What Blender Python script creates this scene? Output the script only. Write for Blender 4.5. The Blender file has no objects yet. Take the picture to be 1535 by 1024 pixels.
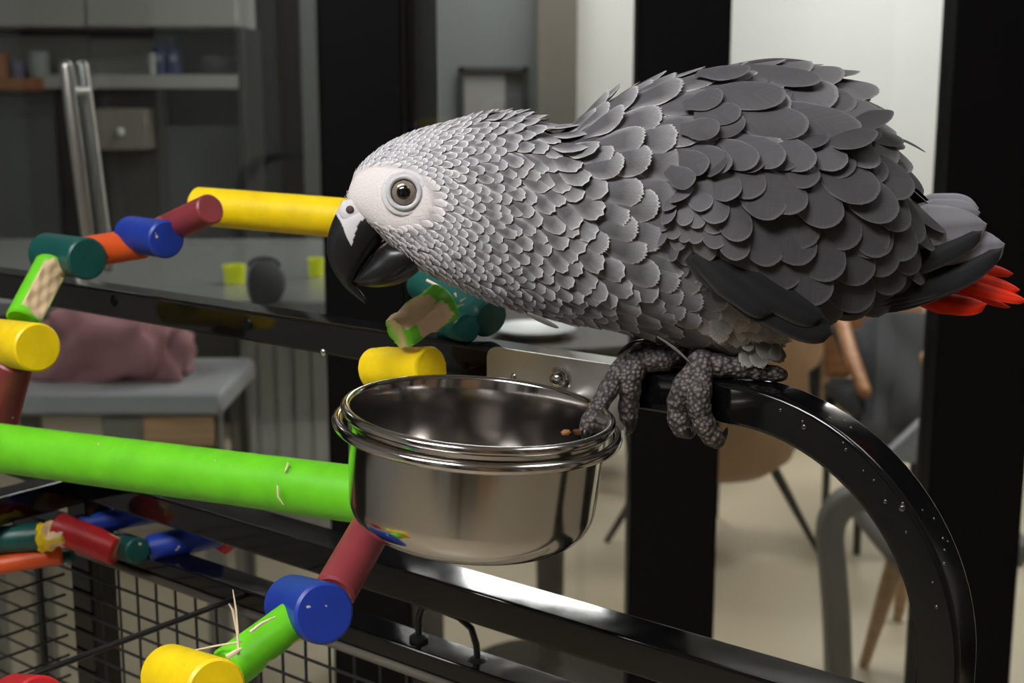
import bpy, bmesh, math, random
import numpy as np
from mathutils import Vector, Matrix
from mathutils.bvhtree import BVHTree

random.seed(7); rng = np.random.default_rng(11)
PI = math.pi
scene = bpy.context.scene
COL = scene.collection

# ------------------------------------------------------------------ camera
W_PX, H_PX, F_PX = 1535.0, 1024.0, 2000.0
PITCH = math.radians(10.7)
CAM = Vector((0.0, 0.0, 1.40))
RT = Vector((1, 0, 0))
FW = Vector((0, math.cos(PITCH), -math.sin(PITCH)))
UP = Vector((0, math.sin(PITCH), math.cos(PITCH)))
cd = bpy.data.cameras.new('camera'); cam = bpy.data.objects.new('camera', cd); COL.objects.link(cam)
cam.location = CAM; cam.rotation_euler = (PI/2 - PITCH, 0, 0)
cd.sensor_width = 36.0; cd.lens = F_PX/W_PX*36.0
cd.clip_start = 0.02; cd.clip_end = 60
cd.dof.use_dof = True; cd.dof.focus_distance = 0.585; cd.dof.aperture_fstop = 15.0
scene.camera = cam

# ------------------------------------------------------------------ world, exposure
world = bpy.data.worlds.new('world'); scene.world = world; world.use_nodes = True
world.node_tree.nodes['Background'].inputs[0].default_value = (0.9, 0.95, 1.0, 1)
world.node_tree.nodes['Background'].inputs[1].default_value = 0.0   # closed rooms, no sky
vs = scene.view_settings
vs.view_transform = 'Standard'; vs.look = 'None'; vs.gamma = 1.0; vs.use_curve_mapping = False
vs.exposure = 0.15
scene.cycles.use_denoising = True
scene.cycles.max_bounces = 8
scene.cycles.transparent_max_bounces = 12
scene.cycles.sample_clamp_indirect = 6.0

# ceiling lamps: (x, y, size_x, size_y, strength, warm)
LAMPS = [
    (-0.85, -0.45, 1.20, 0.60, 23.0, 0.0),
    (0.95, 0.55, 0.60, 0.60, 7.0, 0.0),
    (0.15, 4.60, 0.55, 0.60, 24.0, 0.15),
    (1.90, 3.60, 1.20, 0.60, 13.0, 0.3),
    (1.75, 5.60, 1.20, 0.60, 15.0, 0.0),
    (-1.75, 2.80, 0.60, 0.60, 7.0, 0.0),
]
CEIL = 2.75

# ------------------------------------------------------------------ helpers: pixels -> places
def px(u, v, depth):
    return CAM + depth*(FW + RT*((u-767.5)/F_PX) + UP*((512.0-v)/F_PX))
def ray(u, v):
    return (FW + RT*((u-767.5)/F_PX) + UP*((512.0-v)/F_PX)).normalized()
def on_plane(u, v, p0, n):
    d = ray(u, v); t = (p0-CAM).dot(n)/d.dot(n)
    return CAM + d*t
def on_z(u, v, z): return on_plane(u, v, Vector((0, 0, z)), Vector((0, 0, 1)))
def on_y(u, v, y): return on_plane(u, v, Vector((0, y, 0)), Vector((0, 1, 0)))

# ------------------------------------------------------------------ helpers: objects
def link(name, me, mat=None, parent=None):
    o = bpy.data.objects.new(name, me); COL.objects.link(o)
    if mat is not None and me is not None: me.materials.append(mat)
    if parent is not None: o.parent = parent
    return o
def tag(o, label, cat, group=None):
    o['label'] = label; o['category'] = cat
    if group: o['group'] = group
    return o
def thing(name, label, cat, loc=(0, 0, 0), group=None):
    o = bpy.data.objects.new(name, None); COL.objects.link(o); o.location = loc
    o.empty_display_size = 0.05
    tag(o, label, cat, group); return o
def struct(o):
    o['kind'] = 'structure'; return o
def to_mesh(bm, name, smooth=True):
    bmesh.ops.recalc_face_normals(bm, faces=bm.faces)
    me = bpy.data.meshes.new(name); bm.to_mesh(me); bm.free()
    if smooth: me.shade_smooth()
    return me
WN = set()
def part(name, me, mat, parent=None):
    """mesh given in world coordinates; moves it so that the parent's origin is respected"""
    o = link(name, me, mat, parent)
    if parent is not None:
        off = Vector((0, 0, 0)); q = parent
        while q is not None:
            off = off + q.location; q = q.parent
        o.location = -off
    if me.name in WN or me.name.startswith(('box', 'sweep')):
        w_ = o.modifiers.new('face_normals', 'WEIGHTED_NORMAL'); w_.keep_sharp = False; w_.weight = 100
    return o
def auto_smooth(me, ang=35):
    me.shade_smooth()
    try: me.set_sharp_from_angle(angle=math.radians(ang))
    except Exception: pass
    return me

def box_bm(bm, c, size, rot=None, bevel=0.0):
    r = bmesh.ops.create_cube(bm, size=1.0)
    M = Matrix.Translation(Vector(c)) @ (rot.to_4x4() if rot is not None else Matrix.Identity(4)) @ Matrix.Diagonal((size[0], size[1], size[2], 1))
    bmesh.ops.transform(bm, matrix=M, verts=r['verts'])
    if bevel > 0:
        es = list({e for v in r['verts'] for e in v.link_edges})
        bmesh.ops.bevel(bm, geom=es, offset=bevel, segments=2, affect='EDGES', clamp_overlap=True)
def box_me(c, size, rot=None, bevel=0.0, name='box'):
    bm = bmesh.new(); box_bm(bm, c, size, rot, bevel)
    return auto_smooth(to_mesh(bm, name), 35 if bevel == 0 else 120)
def box_mm(lo, hi, bevel=0.0):
    lo = Vector(lo); hi = Vector(hi)
    return box_me((lo+hi)/2, [abs(hi[i]-lo[i]) for i in range(3)], None, bevel)

def frames(pts):
    """tangents and parallel-transported normals"""
    n = len(pts); T = []
    for i in range(n):
        a = pts[max(i-1, 0)]; b = pts[min(i+1, n-1)]
        T.append((b-a).normalized())
    up = Vector((0, 0, 1)) if abs(T[0].z) < 0.9 else Vector((1, 0, 0))
    N = [(up - T[0]*up.dot(T[0])).normalized()]
    for i in range(1, n):
        v = N[-1] - T[i]*N[-1].dot(T[i]); N.append(v.normalized())
    return T, N
def tube_bm(bm, pts, radii, seg=12, caps=True, round_ends=False):
    pts = [Vector(p) for p in pts]
    if not hasattr(radii, '__len__'): radii = [radii]*len(pts)
    T, N = frames(pts)
    rings = []
    seq = [(p, t, n, r) for p, t, n, r in zip(pts, T, N, radii)]
    if round_ends:
        p, t, n, r = seq[0]; pre = [(p - t*r*math.sin(a), t, n, r*math.cos(a)) for a in (1.35, 0.9, 0.45)]
        p, t, n, r = seq[-1]; post = [(p + t*r*math.sin(a), t, n, r*math.cos(a)) for a in (0.45, 0.9, 1.35)]
        seq = pre + seq + post
    for p, t, n, r in seq:
        b = t.cross(n)
        rings.append([bm.verts.new(p + (n*math.cos(2*PI*k/seg) + b*math.sin(2*PI*k/seg))*r) for k in range(seg)])
    for a, b in zip(rings, rings[1:]):
        for k in range(seg):
            bm.faces.new((a[k], a[(k+1) % seg], b[(k+1) % seg], b[k]))
    if caps:
        bm.faces.new(rings[0][::-1]); bm.faces.new(rings[-1])
def tube_me(pts, radii, seg=12, round_ends=False, name='tube'):
    bm = bmesh.new(); tube_bm(bm, pts, radii, seg, True, round_ends)
    return auto_smooth(to_mesh(bm, name), 50)
def sweep_me(pts, side, a, b, bev=0.002, name='sweep', up_first=None):
    """rounded rectangular tube along pts; side = constant horizontal vector across; a = size along side, b = size along the other axis"""
    prof = []
    for (cx, cy, a0) in ((a/2-bev, b/2-bev, 0), (-a/2+bev, b/2-bev, 90), (-a/2+bev, -b/2+bev, 180), (a/2-bev, -b/2+bev, 270)):
        for k in range(4):
            t = math.radians(a0 + 30*k); prof.append((cx+bev*math.cos(t), cy+bev*math.sin(t)))
    pts = [Vector(p) for p in pts]; T, _ = frames(pts); bm = bmesh.new(); rings = []
    for p, t in zip(pts, T):
        n = t.cross(side).normalized()
        rings.append([bm.verts.new(p + side*x + n*y) for x, y in prof])
    m = len(prof)
    for r0, r1 in zip(rings, rings[1:]):
        for k in range(m): bm.faces.new((r0[k], r0[(k+1) % m], r1[(k+1) % m], r1[k]))
    bm.faces.new(rings[0][::-1]); bm.faces.new(rings[-1])
    me = to_mesh(bm, name); me.shade_smooth(); return me
def lathe_me(profile, seg=64, M=None, close=False, name='lathe'):
    bm = bmesh.new(); rings = []
    for r, z in profile:
        if r < 1e-6: rings.append([bm.verts.new((0, 0, z))])
        else: rings.append([bm.verts.new((r*math.cos(2*PI*k/seg), r*math.sin(2*PI*k/seg), z)) for k in range(seg)])
    prs = list(zip(rings, rings[1:])) + ([(rings[-1], rings[0])] if close else [])
    for a, b in prs:
        for k in range(seg):
            if len(a) == 1 and len(b) == 1: continue
            if len(a) == 1: bm.faces.new((a[0], b[k], b[(k+1) % seg]))
            elif len(b) == 1: bm.faces.new((a[k], b[0], a[(k+1) % seg]))
            else: bm.faces.new((a[k], a[(k+1) % seg], b[(k+1) % seg], b[k]))
    if M is not None: bmesh.ops.transform(bm, matrix=M, verts=bm.verts)
    return auto_smooth(to_mesh(bm, name), 40)

# ------------------------------------------------------------------ materials
def newmat(name):
    m = bpy.data.materials.new(name); m.use_nodes = True
    nt = m.node_tree; b = nt.nodes['Principled BSDF']
    return m, nt, b
def N(nt, kind, **kw):
    n = nt.nodes.new(kind)
    for k, v in kw.items(): setattr(n, k, v)
    return n
def mat(name, col, rough=0.5, metal=0.0, noise=0.0, scale=30.0, bump=0.0, spec=0.5, coat=0.0, stretch=(1, 1, 1), rvar=0.0):
    m, nt, b = newmat(name)
    b.inputs['Base Color'].default_value = (*col, 1); b.inputs['Roughness'].default_value = rough
    b.inputs['Metallic'].default_value = metal; b.inputs['Specular IOR Level'].default_value = spec
    b.inputs['Coat Weight'].default_value = coat
    if noise > 0 or bump > 0 or rvar > 0:
        tc = N(nt, 'ShaderNodeTexCoord'); mp = N(nt, 'ShaderNodeMapping'); mp.inputs['Scale'].default_value = stretch
        nt.links.new(tc.outputs['Object'], mp.inputs[0])
        nz = N(nt, 'ShaderNodeTexNoise'); nz.inputs['Scale'].default_value = scale; nz.inputs['Detail'].default_value = 5
        nt.links.new(mp.outputs[0], nz.inputs['Vector'])
        if noise > 0:
            mx = N(nt, 'ShaderNodeMix', data_type='RGBA')
            mx.inputs[6].default_value = (*[c*(1-noise) for c in col], 1)
            mx.inputs[7].default_value = (*[min(1, c*(1+noise)) for c in col], 1)
            nt.links.new(nz.outputs['Fac'], mx.inputs[0]); nt.links.new(mx.outputs[2], b.inputs['Base Color'])
        if rvar > 0:
            mr = N(nt, 'ShaderNodeMapRange'); mr.inputs['From Min'].default_value = 0.3; mr.inputs['From Max'].default_value = 0.7
            mr.inputs['To Min'].default_value = max(0.01, rough-rvar); mr.inputs['To Max'].default_value = rough+rvar
            nt.links.new(nz.outputs['Fac'], mr.inputs[0]); nt.links.new(mr.outputs[0], b.inputs['Roughness'])
        if bump > 0:
            bp = N(nt, 'ShaderNodeBump'); bp.inputs['Strength'].default_value = bump; bp.inputs['Distance'].default_value = 0.002
            nt.links.new(nz.outputs['Fac'], bp.inputs['Height']); nt.links.new(bp.outputs[0], b.inputs['Normal'])
    return m
def wood_mat(name, col, dark, scale=6.0, rough=0.45, stretch=(1, 1, 12)):
    m, nt, b = newmat(name)
    tc = N(nt, 'ShaderNodeTexCoord'); mp = N(nt, 'ShaderNodeMapping'); mp.inputs['Scale'].default_value = stretch
    nz = N(nt, 'ShaderNodeTexNoise'); nz.inputs['Scale'].default_value = scale; nz.inputs['Detail'].default_value = 6
    cr = N(nt, 'ShaderNodeValToRGB'); cr.color_ramp.elements[0].position = 0.35; cr.color_ramp.elements[1].position = 0.68
    cr.color_ramp.elements[0].color = (*dark, 1); cr.color_ramp.elements[1].color = (*col, 1)
    nt.links.new(tc.outputs['Object'], mp.inputs[0]); nt.links.new(mp.outputs[0], nz.inputs['Vector'])
    nt.links.new(nz.outputs['Fac'], cr.inputs[0]); nt.links.new(cr.outputs[0], b.inputs['Base Color'])
    b.inputs['Roughness'].default_value = rough
    return m
def glass_mat(name, tint=(0.9, 0.92, 0.92), refl=1.0):
    m, nt, b = newmat(name); out = nt.nodes['Material Output']; nt.nodes.remove(b)
    tr = N(nt, 'ShaderNodeBsdfTransparent'); tr.inputs[0].default_value = (*tint, 1)
    gl = N(nt, 'ShaderNodeBsdfGlossy'); gl.inputs['Roughness'].default_value = 0.01; gl.inputs[0].default_value = (refl, refl, refl, 1)
    fr = N(nt, 'ShaderNodeFresnel'); fr.inputs[0].default_value = 1.45
    mx = N(nt, 'ShaderNodeMixShader')
    nt.links.new(fr.outputs[0], mx.inputs[0]); nt.links.new(tr.outputs[0], mx.inputs[1]); nt.links.new(gl.outputs[0], mx.inputs[2])
    nt.links.new(mx.outputs[0], out.inputs[0]); return m
def emit_mat(name, col, strength):
    m, nt, b = newmat(name)
    b.inputs['Base Color'].default_value = (0.8, 0.8, 0.8, 1)
    b.inputs['Emission Color'].default_value = (*col, 1); b.inputs['Emission Strength'].default_value = strength
    return m

M_black = mat('black_gloss_paint', (0.003, 0.003, 0.0035), 0.085, noise=0.3, scale=60, rvar=0.03)
M_blackmatte = mat('black_matte_paint', (0.0035, 0.0035, 0.0042), 0.45, noise=0.2, scale=8, spec=0.12)
M_wire = mat('black_wire', (0.012, 0.012, 0.013), 0.35, noise=0.2, scale=80)
M_steel = mat('brushed_steel', (0.53, 0.505, 0.49), 0.13, metal=1.0, noise=0.04, scale=90)
M_steelin = mat('plate_steel', (0.72, 0.70, 0.68), 0.45, metal=1.0, noise=0.06, scale=120)
M_chrome = mat('bolt_steel', (0.7, 0.69, 0.67), 0.14, metal=1.0)
M_darkhole = mat('dark_hole', (0.001, 0.001, 0.001), 0.9, spec=0.0)
M_wallwhite = mat('white_wall', (0.70, 0.71, 0.69), 0.7, noise=0.03, scale=3)
M_wallgrey = mat('grey_wall', (0.20, 0.21, 0.20), 0.7, noise=0.05, scale=3)
M_ceiling = mat('ceiling_paint', (0.62, 0.62, 0.61), 0.8, noise=0.02, scale=3)
M_floor = mat('beige_floor', (0.50, 0.43, 0.31), 0.38, noise=0.06, scale=2.5, rvar=0.05)
M_glass = glass_mat('clear_glass')
M_wood = wood_mat('brown_wood', (0.30, 0.17, 0.08), (0.17, 0.09, 0.04))
M_woodlight = wood_mat('light_wood', (0.50, 0.30, 0.15), (0.36, 0.20, 0.09))
M_leather = mat('tan_leather', (0.30, 0.165, 0.075), 0.5, noise=0.15, scale=14, bump=0.2)
M_greyfab = mat('grey_fabric', (0.17, 0.17, 0.17), 0.85, noise=0.1, scale=120, bump=0.2)
M_lightgrey = mat('light_grey_fabric', (0.30, 0.31, 0.33), 0.8, noise=0.08, scale=100)
M_darkcloth = mat('black_cloth', (0.015, 0.016, 0.02), 0.9, noise=0.25, scale=20, bump=0.3)
M_cab = mat('grey_cabinet', (0.31, 0.31, 0.29), 0.5, noise=0.04, scale=4)
M_cabdark = mat('dark_cabinet', (0.032, 0.033, 0.03), 0.5, noise=0.1, scale=4)
M_cabmid = mat('slate_panel', (0.075, 0.082, 0.08), 0.4, noise=0.1, scale=4)
M_drawer = mat('beige_drawer', (0.20, 0.19, 0.155), 0.5, noise=0.03, scale=6)

# ------------------------------------------------------------------ structure: the two rooms
X0, X1, Y0, Y1 = -3.2, 3.4, -1.7, 6.6
struct(link('floor', box_mm((X0, Y0, -0.05), (X1, Y1, 0.0)), M_floor))
struct(link('ceiling', box_mm((X0, Y0, CEIL), (X1, Y1, CEIL+0.05)), M_ceiling))
struct(link('wall_left', box_mm((X0-0.05, Y0, 0), (X0, Y1, CEIL)), mat('pale_left_wall', (0.42, 0.42, 0.41), 0.7, noise=0.05, scale=3)))
struct(link('wall_right', box_mm((X1, Y0, 0), (X1+0.05, Y1, CEIL)), M_wallwhite))
struct(link('wall_far', box_mm((X0, Y1, 0), (X1, Y1+0.05, CEIL)), M_wallwhite))
wn = struct(link('wall_near', box_mm((X0, Y0-0.05, 0), (X1, Y0, CEIL)), mat('umber_wall', (0.06, 0.05, 0.044), 0.6, noise=0.1, scale=3)))
M_tan = wood_mat('tan_panel_wood', (0.62, 0.42, 0.28), (0.55, 0.36, 0.23))
# wall behind the viewer: unseen panels added for the stripes reflected in the steel
for x0, x1, m in ((-2.9, -2.5, M_blackmatte), (-2.2, -2.0, M_wallgrey), (-1.45, -0.95, M_wallgrey), (-0.62, -0.45, M_blackmatte), (0.1, 0.8, M_wood), (1.2, 1.35, M_wallgrey), (1.55, 1.75, M_wallwhite), (2.1, 3.1, M_tan)):
    part('reflection_panel', box_mm((x0, Y0, 0.0), (x1, Y0+0.05, 2.5), 0.004), m, wn)

wr = bpy.data.objects['wall_right']
for y0, y1, m in ((-1.65, -0.95, M_tan), (-0.9, -0.6, M_blackmatte), (-0.45, -0.35, M_blackmatte), (0.1, 0.5, M_blackmatte), (0.9, 1.3, M_woodlight)):
    part('reflection_panel', box_mm((X1-0.05, y0, 0.0), (X1, y1, 2.5), 0.004), m, wr)  # more unseen strips added for the bowl's reflection
for i, (x, y, sx, sy, st, warm) in enumerate(LAMPS):
    near = 'above the bird stand' if y < 1.5 else 'in the room beyond the glass'
    where = ['over the near side of the bird stand', 'over the far end of the bird stand', 'over the tan tub chairs', 'over the grey upholstered chair', 'in front of the timber room divider', 'over the white topped table'][i]
    kind = ['stand', 'stand_end', 'tub_chair', 'upholstered_chair', 'divider', 'bench'][i]
    t = thing(kind+'_ceiling_lamp_offscreen', 'flat panel lamp on the ceiling ' + where, 'lamp', (x, y, CEIL-0.03),
              'ceiling panel lamps ' + near)
    part('lamp_frame', box_mm((x-sx/2-0.02, y-sy/2-0.02, CEIL-0.03), (x+sx/2+0.02, y+sy/2+0.02, CEIL), 0.003), M_blackmatte, t)
    c = (1.0, 0.985-0.10*warm, 0.975-0.28*warm)
    part(kind+'_lamp_diffuser_offscreen', box_mm((x-sx/2, y-sy/2, CEIL-0.036), (x+sx/2, y+sy/2, CEIL-0.028)), emit_mat('lamp_glow', c, st), t)

# ------------------------------------------------------------------ structure: glass partition with black posts
YG = 1.90
def gx(u, v=0, y=YG): return on_y(u, v, y).x
win = struct(bpy.data.objects.new('window_1', None)); COL.objects.link(win)
posts = [(gx(475), gx(601)), (gx(957), gx(1098)), (gx(1437), gx(1590)), (gx(475)-1.5, gx(475)-1.36), (gx(1437)+1.2, gx(1437)+1.34)]
for a, b in posts:
    part('frame_post', box_mm((a, YG, 0), (b, YG+0.07, CEIL), 0.003), M_blackmatte, win)
part('door_stile', box_mm((gx(596, 0, YG+.1), YG+0.085, 0), (gx(622, 0, YG+.1), YG+0.12, CEIL), 0.002), M_blackmatte, win)
M_stile = mat('charcoal_stile', (0.022, 0.024, 0.025), 0.4)
part('door_stile', box_mm((gx(620, 0, YG+.1), YG+0.09, 0), (gx(655, 0, YG+.1), YG+0.13, CEIL), 0.002), M_stile, win)
M_refl = mat('pale_reflection', (0.20, 0.21, 0.20), 0.35, metal=0.6)
part('reflection_strip', box_mm((gx(448, 0, 5.15), 5.15, 0), (gx(470, 0, 5.15), 5.2, CEIL), 0.002), M_refl, win)  # far pale bar stands in for a strip mirrored in the glass
pa = sorted(posts)
xs_ = [X0] + [v for p in pa for v in p] + [X1]
for k in range(0, len(xs_), 2):
    if xs_[k+1]-xs_[k] > 0.02:
        part('glass_pane', box_mm((xs_[k], YG+0.030, 0.0), (xs_[k+1], YG+0.036, CEIL)), M_glass, win)

# ------------------------------------------------------------------ bird stand: frame coordinates
A_BAR = math.radians(51.6)
D = Vector((-math.sin(A_BAR), math.cos(A_BAR), 0))       # along the bar, away to the left
BK = Vector((math.cos(A_BAR), math.sin(A_BAR), 0))       # away from the viewer, across the bar
O = px(835, 537, 0.645)                                  # front top edge of the bar
def fr(s, b, z): return Vector((O.x, O.y, 0)) + D*s + BK*b + Vector((0, 0, z))
def on_frame(u, v, b=0.0):
    return on_plane(u, v, O + BK*b, BK)
def s_of(p): return (p - O).dot(D)
TH, TW = 0.0185, 0.022     # bar height, depth

stand = thing('bird_stand', 'glossy black square tube bird play stand with arched end above wire cage', 'bird stand', (O.x, O.y, 0))
zt = O.z - TH/2; bc = TW/2
R_ARC = 0.098
s_r = s_of(on_frame(1098, 579)); S_L = 0.66
pth = [fr(S_L+R_ARC, bc, 0.0)] + [fr(S_L+R_ARC, bc, z) for z in (0.5, zt-R_ARC-0.02)]
pth += [fr(S_L + R_ARC*math.cos(a), bc, zt-R_ARC+R_ARC*math.sin(a)) for a in np.linspace(0, PI/2, 14)]
pth += [fr(s, bc, zt) for s in np.linspace(S_L-0.02, s_r+0.02, 12)]
pth += [fr(s_r - R_ARC*math.sin(a), bc, zt-R_ARC+R_ARC*math.cos(a)) for a in np.linspace(0, PI/2, 22)]
pth += [fr(s_r-R_ARC, bc, z) for z in (zt-R_ARC-0.03, 0.6, 0.0)]
part('arched_rail', sweep_me(pth, BK, TW, TH, 0.0022), M_black, stand)

# lower rail
Lr = on_frame(835, 922); zl = Lr.z
part('lower_rail', sweep_me([fr(0.50, bc, zl-TH/2), fr(0.2, bc, zl-TH/2), fr(s_r-R_ARC+0.008, bc, zl-TH/2)], BK, TW+0.004, TH, 0.0018), M_black, stand)
# handle rail below
zh = on_frame(700, 972, 0.02).z
part('door_rail', sweep_me([fr(0.50, 0.012, zh-0.007), fr(0.2, 0.012, zh-0.007), fr(-0.05, 0.012, zh-0.007)], BK, 0.022, 0.014, 0.0015), M_black, stand)
# corner post and side rail
s_c = s_of(on_frame(116, 800))
part('corner_post', box_me(fr(s_c, bc, (zl+0.0)/2), (0.022, 0.024, zl), Matrix.Rotation(A_BAR, 3, 'Z'), 0.0018), M_black, stand)
part('side_rail', sweep_me([fr(s_c, 0.0, zl-0.012), fr(s_c, -0.2, zl-0.012), fr(s_c, -0.42, zl-0.012)], D, 0.02, 0.02, 0.0018), M_black, stand)
# carry handle
h0 = on_frame(628, 957, 0.012); h1 = on_frame(716, 992, 0.012)
hz = 0.021
hp = [h0 + Vector((0, 0, 0)), h0 + Vector((0, 0, hz*0.6)), h0*0.92+h1*0.08 + Vector((0, 0, hz*0.95)), h0*0.75+h1*0.25 + Vector((0, 0, hz*1.05)),
      h0*0.3+h1*0.7 + Vector((0, 0, hz*1.02)), h0*0.1+h1*0.9 + Vector((0, 0, hz*0.85)), h1*0.98+h0*0.02 + Vector((0, 0, hz*0.45)), h1]
hd = part('carry_handle', tube_me(hp, 0.0019, 10), M_wire, stand)
for h in (h0, h1):
    part('handle_foot', lathe_me([(0, 0.0025), (0.0035, 0.0025), (0.0055, 0.001), (0.0055, -0.001), (0, -0.001)], 16, Matrix.Translation(h)), M_wire, hd)
# wire mesh panels
z_top = on_frame(300, 893).z; z_bot = 0.88
part('mesh_top_bar', tube_me([fr(0.62, 0.0, z_top), fr(-0.12, 0.0, z_top)], 0.0026, 8), mat('grey_wire_rail', (0.10, 0.09, 0.075), 0.4), stand)  # greyish tan reflection put into the rail's colour
k = 0; z = z_top-0.0145
while z > z_bot:
    part('wire', tube_me([fr(0.62, -0.002, z), fr(-0.12, -0.002, z)], 0.0010, 6), M_wire, stand); z -= 0.0150
s = s_c - 0.025
while s > -0.12:
    part('wire', tube_me([fr(s, 0.0, z_top), fr(s, 0.0, z_bot)], 0.0009, 6), M_wire, stand); s -= 0.0205
z = z_top-0.0145
while z > z_bot:
    part('wire', tube_me([fr(s_c+0.004, -0.01, z), fr(s_c+0.004, -0.42, z)], 0.0010, 6), M_wire, stand); z -= 0.0150
part('cross_rod', tube_me([fr(s_of(on_frame(365, 893)), 0.0, on_frame(365, 893).z), fr(s_of(on_frame(365, 893)), -0.16, on_frame(365, 893).z)], 0.0019, 8), M_wire, stand)
sp_ = s_of(on_frame(66, 870))
part('mesh_end_post', tube_me([fr(sp_, -0.004, z_top-0.01), fr(sp_, -0.004, z_bot)], 0.003, 8), M_wire, stand)
part('mesh_bottom_bar', tube_me([fr(0.62, 0.0, z_bot), fr(-0.12, 0.0, z_bot)], 0.003, 8), M_wire, stand)
# screws and empty screw holes on the front of the bar
BRot = Matrix(((D.x, 0, -BK.x), (D.y, 0, -BK.y), (0, 1, 0))).to_4x4()     # local z points at the viewer's side
for (u, v, r, m) in ((171, 451, 0.0035, M_blackmatte), (371, 486, 0.0035, M_blackmatte), (697, 549, 0.0022, M_blackmatte), (484, 528, 0.002, M_chrome)):
    p = on_frame(u, v)
    part('screw', lathe_me([(0, 0.0014), (r*0.6, 0.0012), (r, 0.0006), (r*1.1, 0.0)], 16, Matrix.Translation(p) @ BRot), m, stand)

# ------------------------------------------------------------------ bowl and its holder
def basis(zaxis, xhint):
    z_ = zaxis.normalized(); x_ = (xhint - z_*xhint.dot(z_)).normalized(); y_ = z_.cross(x_)
    return Matrix((x_, y_, z_)).transposed().to_4x4()
Rb = 0.0592
bowl_c = px(718, 618, 0.583)
tilt_ax = (Vector((0, 0, 1)) + RT*math.tan(math.radians(4.4)) - Vector((0, 1, 0))*math.tan(math.radians(1.5))).normalized()
MB = Matrix.Translation(bowl_c) @ basis(tilt_ax, RT)
bowl = thing('feeding_bowl', 'round stainless steel feeding bowl with rolled rim clipped to the black rail', 'bowl', bowl_c)
hb = 0.0545; cr_ = 0.016
prof = [(0, -hb), (Rb*0.55, -hb), (Rb-0.004-cr_, -hb)]
prof += [(Rb-0.0045-cr_+cr_*math.sin(a), -hb+cr_-cr_*math.cos(a)) for a in np.linspace(0.15, PI/2, 10)]
prof += [(Rb-0.0030, -0.012), (Rb-0.0024, -0.004)]
prof += [(Rb-0.0012+0.0022*math.cos(a), 0.0 + 0.0022*math.sin(a)) for a in np.linspace(-0.9, PI*0.95, 12)]
prof += [(Rb-0.0042, -0.004), (Rb-0.0048, -0.012)]
prof += [(Rb-0.0062-cr_+cr_*math.sin(a), -hb+0.0015+cr_-cr_*math.cos(a)) for a in np.linspace(PI/2, 0.15, 10)]
prof += [(Rb*0.55, -hb+0.0015), (0, -hb+0.0015)]
part('bowl_shell', lathe_me(prof, 96, MB), M_steel, bowl)
holder = thing('bowl_holder', 'steel ring holder with rounded bracket plate bolted to the black rail', 'bracket', tuple(on_frame(835, 560)))
Rr = 0.0612
ringp = [(Rr+0.0024*math.cos(a), -0.0062+0.0024*math.sin(a)) for a in np.linspace(0, 2*PI, 14)[:-1]]
part('ring', lathe_me(ringp, 96, MB, close=True), M_steel, holder)
# bracket plate
pA = on_frame(733, 522); pB = on_frame(942, 553)
sA, sB = s_of(pA), s_of(pB); zpt = O.z+0.0012; hpz = 0.032; rc = 0.006
out = []
for (cs, cz, a0) in ((sA-rc, zpt-rc, 0), (sB+rc, zpt-rc, 90), (sB+rc, zpt-hpz+rc, 180), (sA-rc, zpt-hpz+rc, 270)):
    for k in range(6):
        t = math.radians(a0+18*k); out.append((cs+rc*math.cos(t), cz+rc*math.sin(t)))
bm = bmesh.new(); f0 = [bm.verts.new(fr(a, -0.0018, b)) for a, b in out]; f1 = [bm.verts.new(fr(a, -0.0001, b)) for a, b in out]
bm.faces.new(f0); bm.faces.new(f1[::-1])
for k in range(len(out)): bm.faces.new((f0[k], f0[(k+1) % len(out)], f1[(k+1) % len(out)], f1[k]))
plate = part('bracket_plate', auto_smooth(to_mesh(bm, 'plate'), 30), M_steelin, holder)
# stub that joins ring and plate
rc0 = MB @ Vector((0, 0, -0.0062)); dirb = (BK - tilt_ax*BK.dot(tilt_ax)).normalized()
e0 = rc0 + dirb*(Rr-0.001); e1 = e0 + dirb*0.02; 
tt = (O - e0).dot(BK); e1 = e0 + BK*(tt-0.001)
part('ring_stub', tube_me([e0, e1], 0.004, 12), M_steel, holder)
pb = on_frame(841, 567, -0.0018)
MBo = Matrix.Translation(pb) @ BRot
bolt = part('bolt', lathe_me([(0, 0.0062), (0.0018, 0.006), (0.0034, 0.0048), (0.0041, 0.003), (0.0043, 0.0016), (0.0062, 0.0014), (0.0064, 0.0), (0, 0)], 20, MBo), M_chrome, holder)
p2 = on_frame(770, 565, -0.0018)
part('rivet', lathe_me([(0, 0.001), (0.0012, 0.0008), (0.002, 0.0)], 14, Matrix.Translation(p2) @ BRot), M_chrome, holder)
# crumb of food
cb = bmesh.new(); bmesh.ops.create_icosphere(cb, subdivisions=2, radius=0.0020)
for v in cb.verts: v.co = Vector((v.co.x*1.2, v.co.y, v.co.z*0.7)) * (0.75+0.5*random.random())
crp = px(848, 648, 0.617)
bmesh.ops.transform(cb, matrix=Matrix.Translation(crp), verts=cb.verts)
tag(link('food_crumb', to_mesh(cb, 'crumb', False), mat('orange_crumb', (0.28, 0.11, 0.03), 0.7, noise=0.4, scale=400)),
    'small orange brown food crumb stuck to the inner bowl wall', 'crumb')

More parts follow.
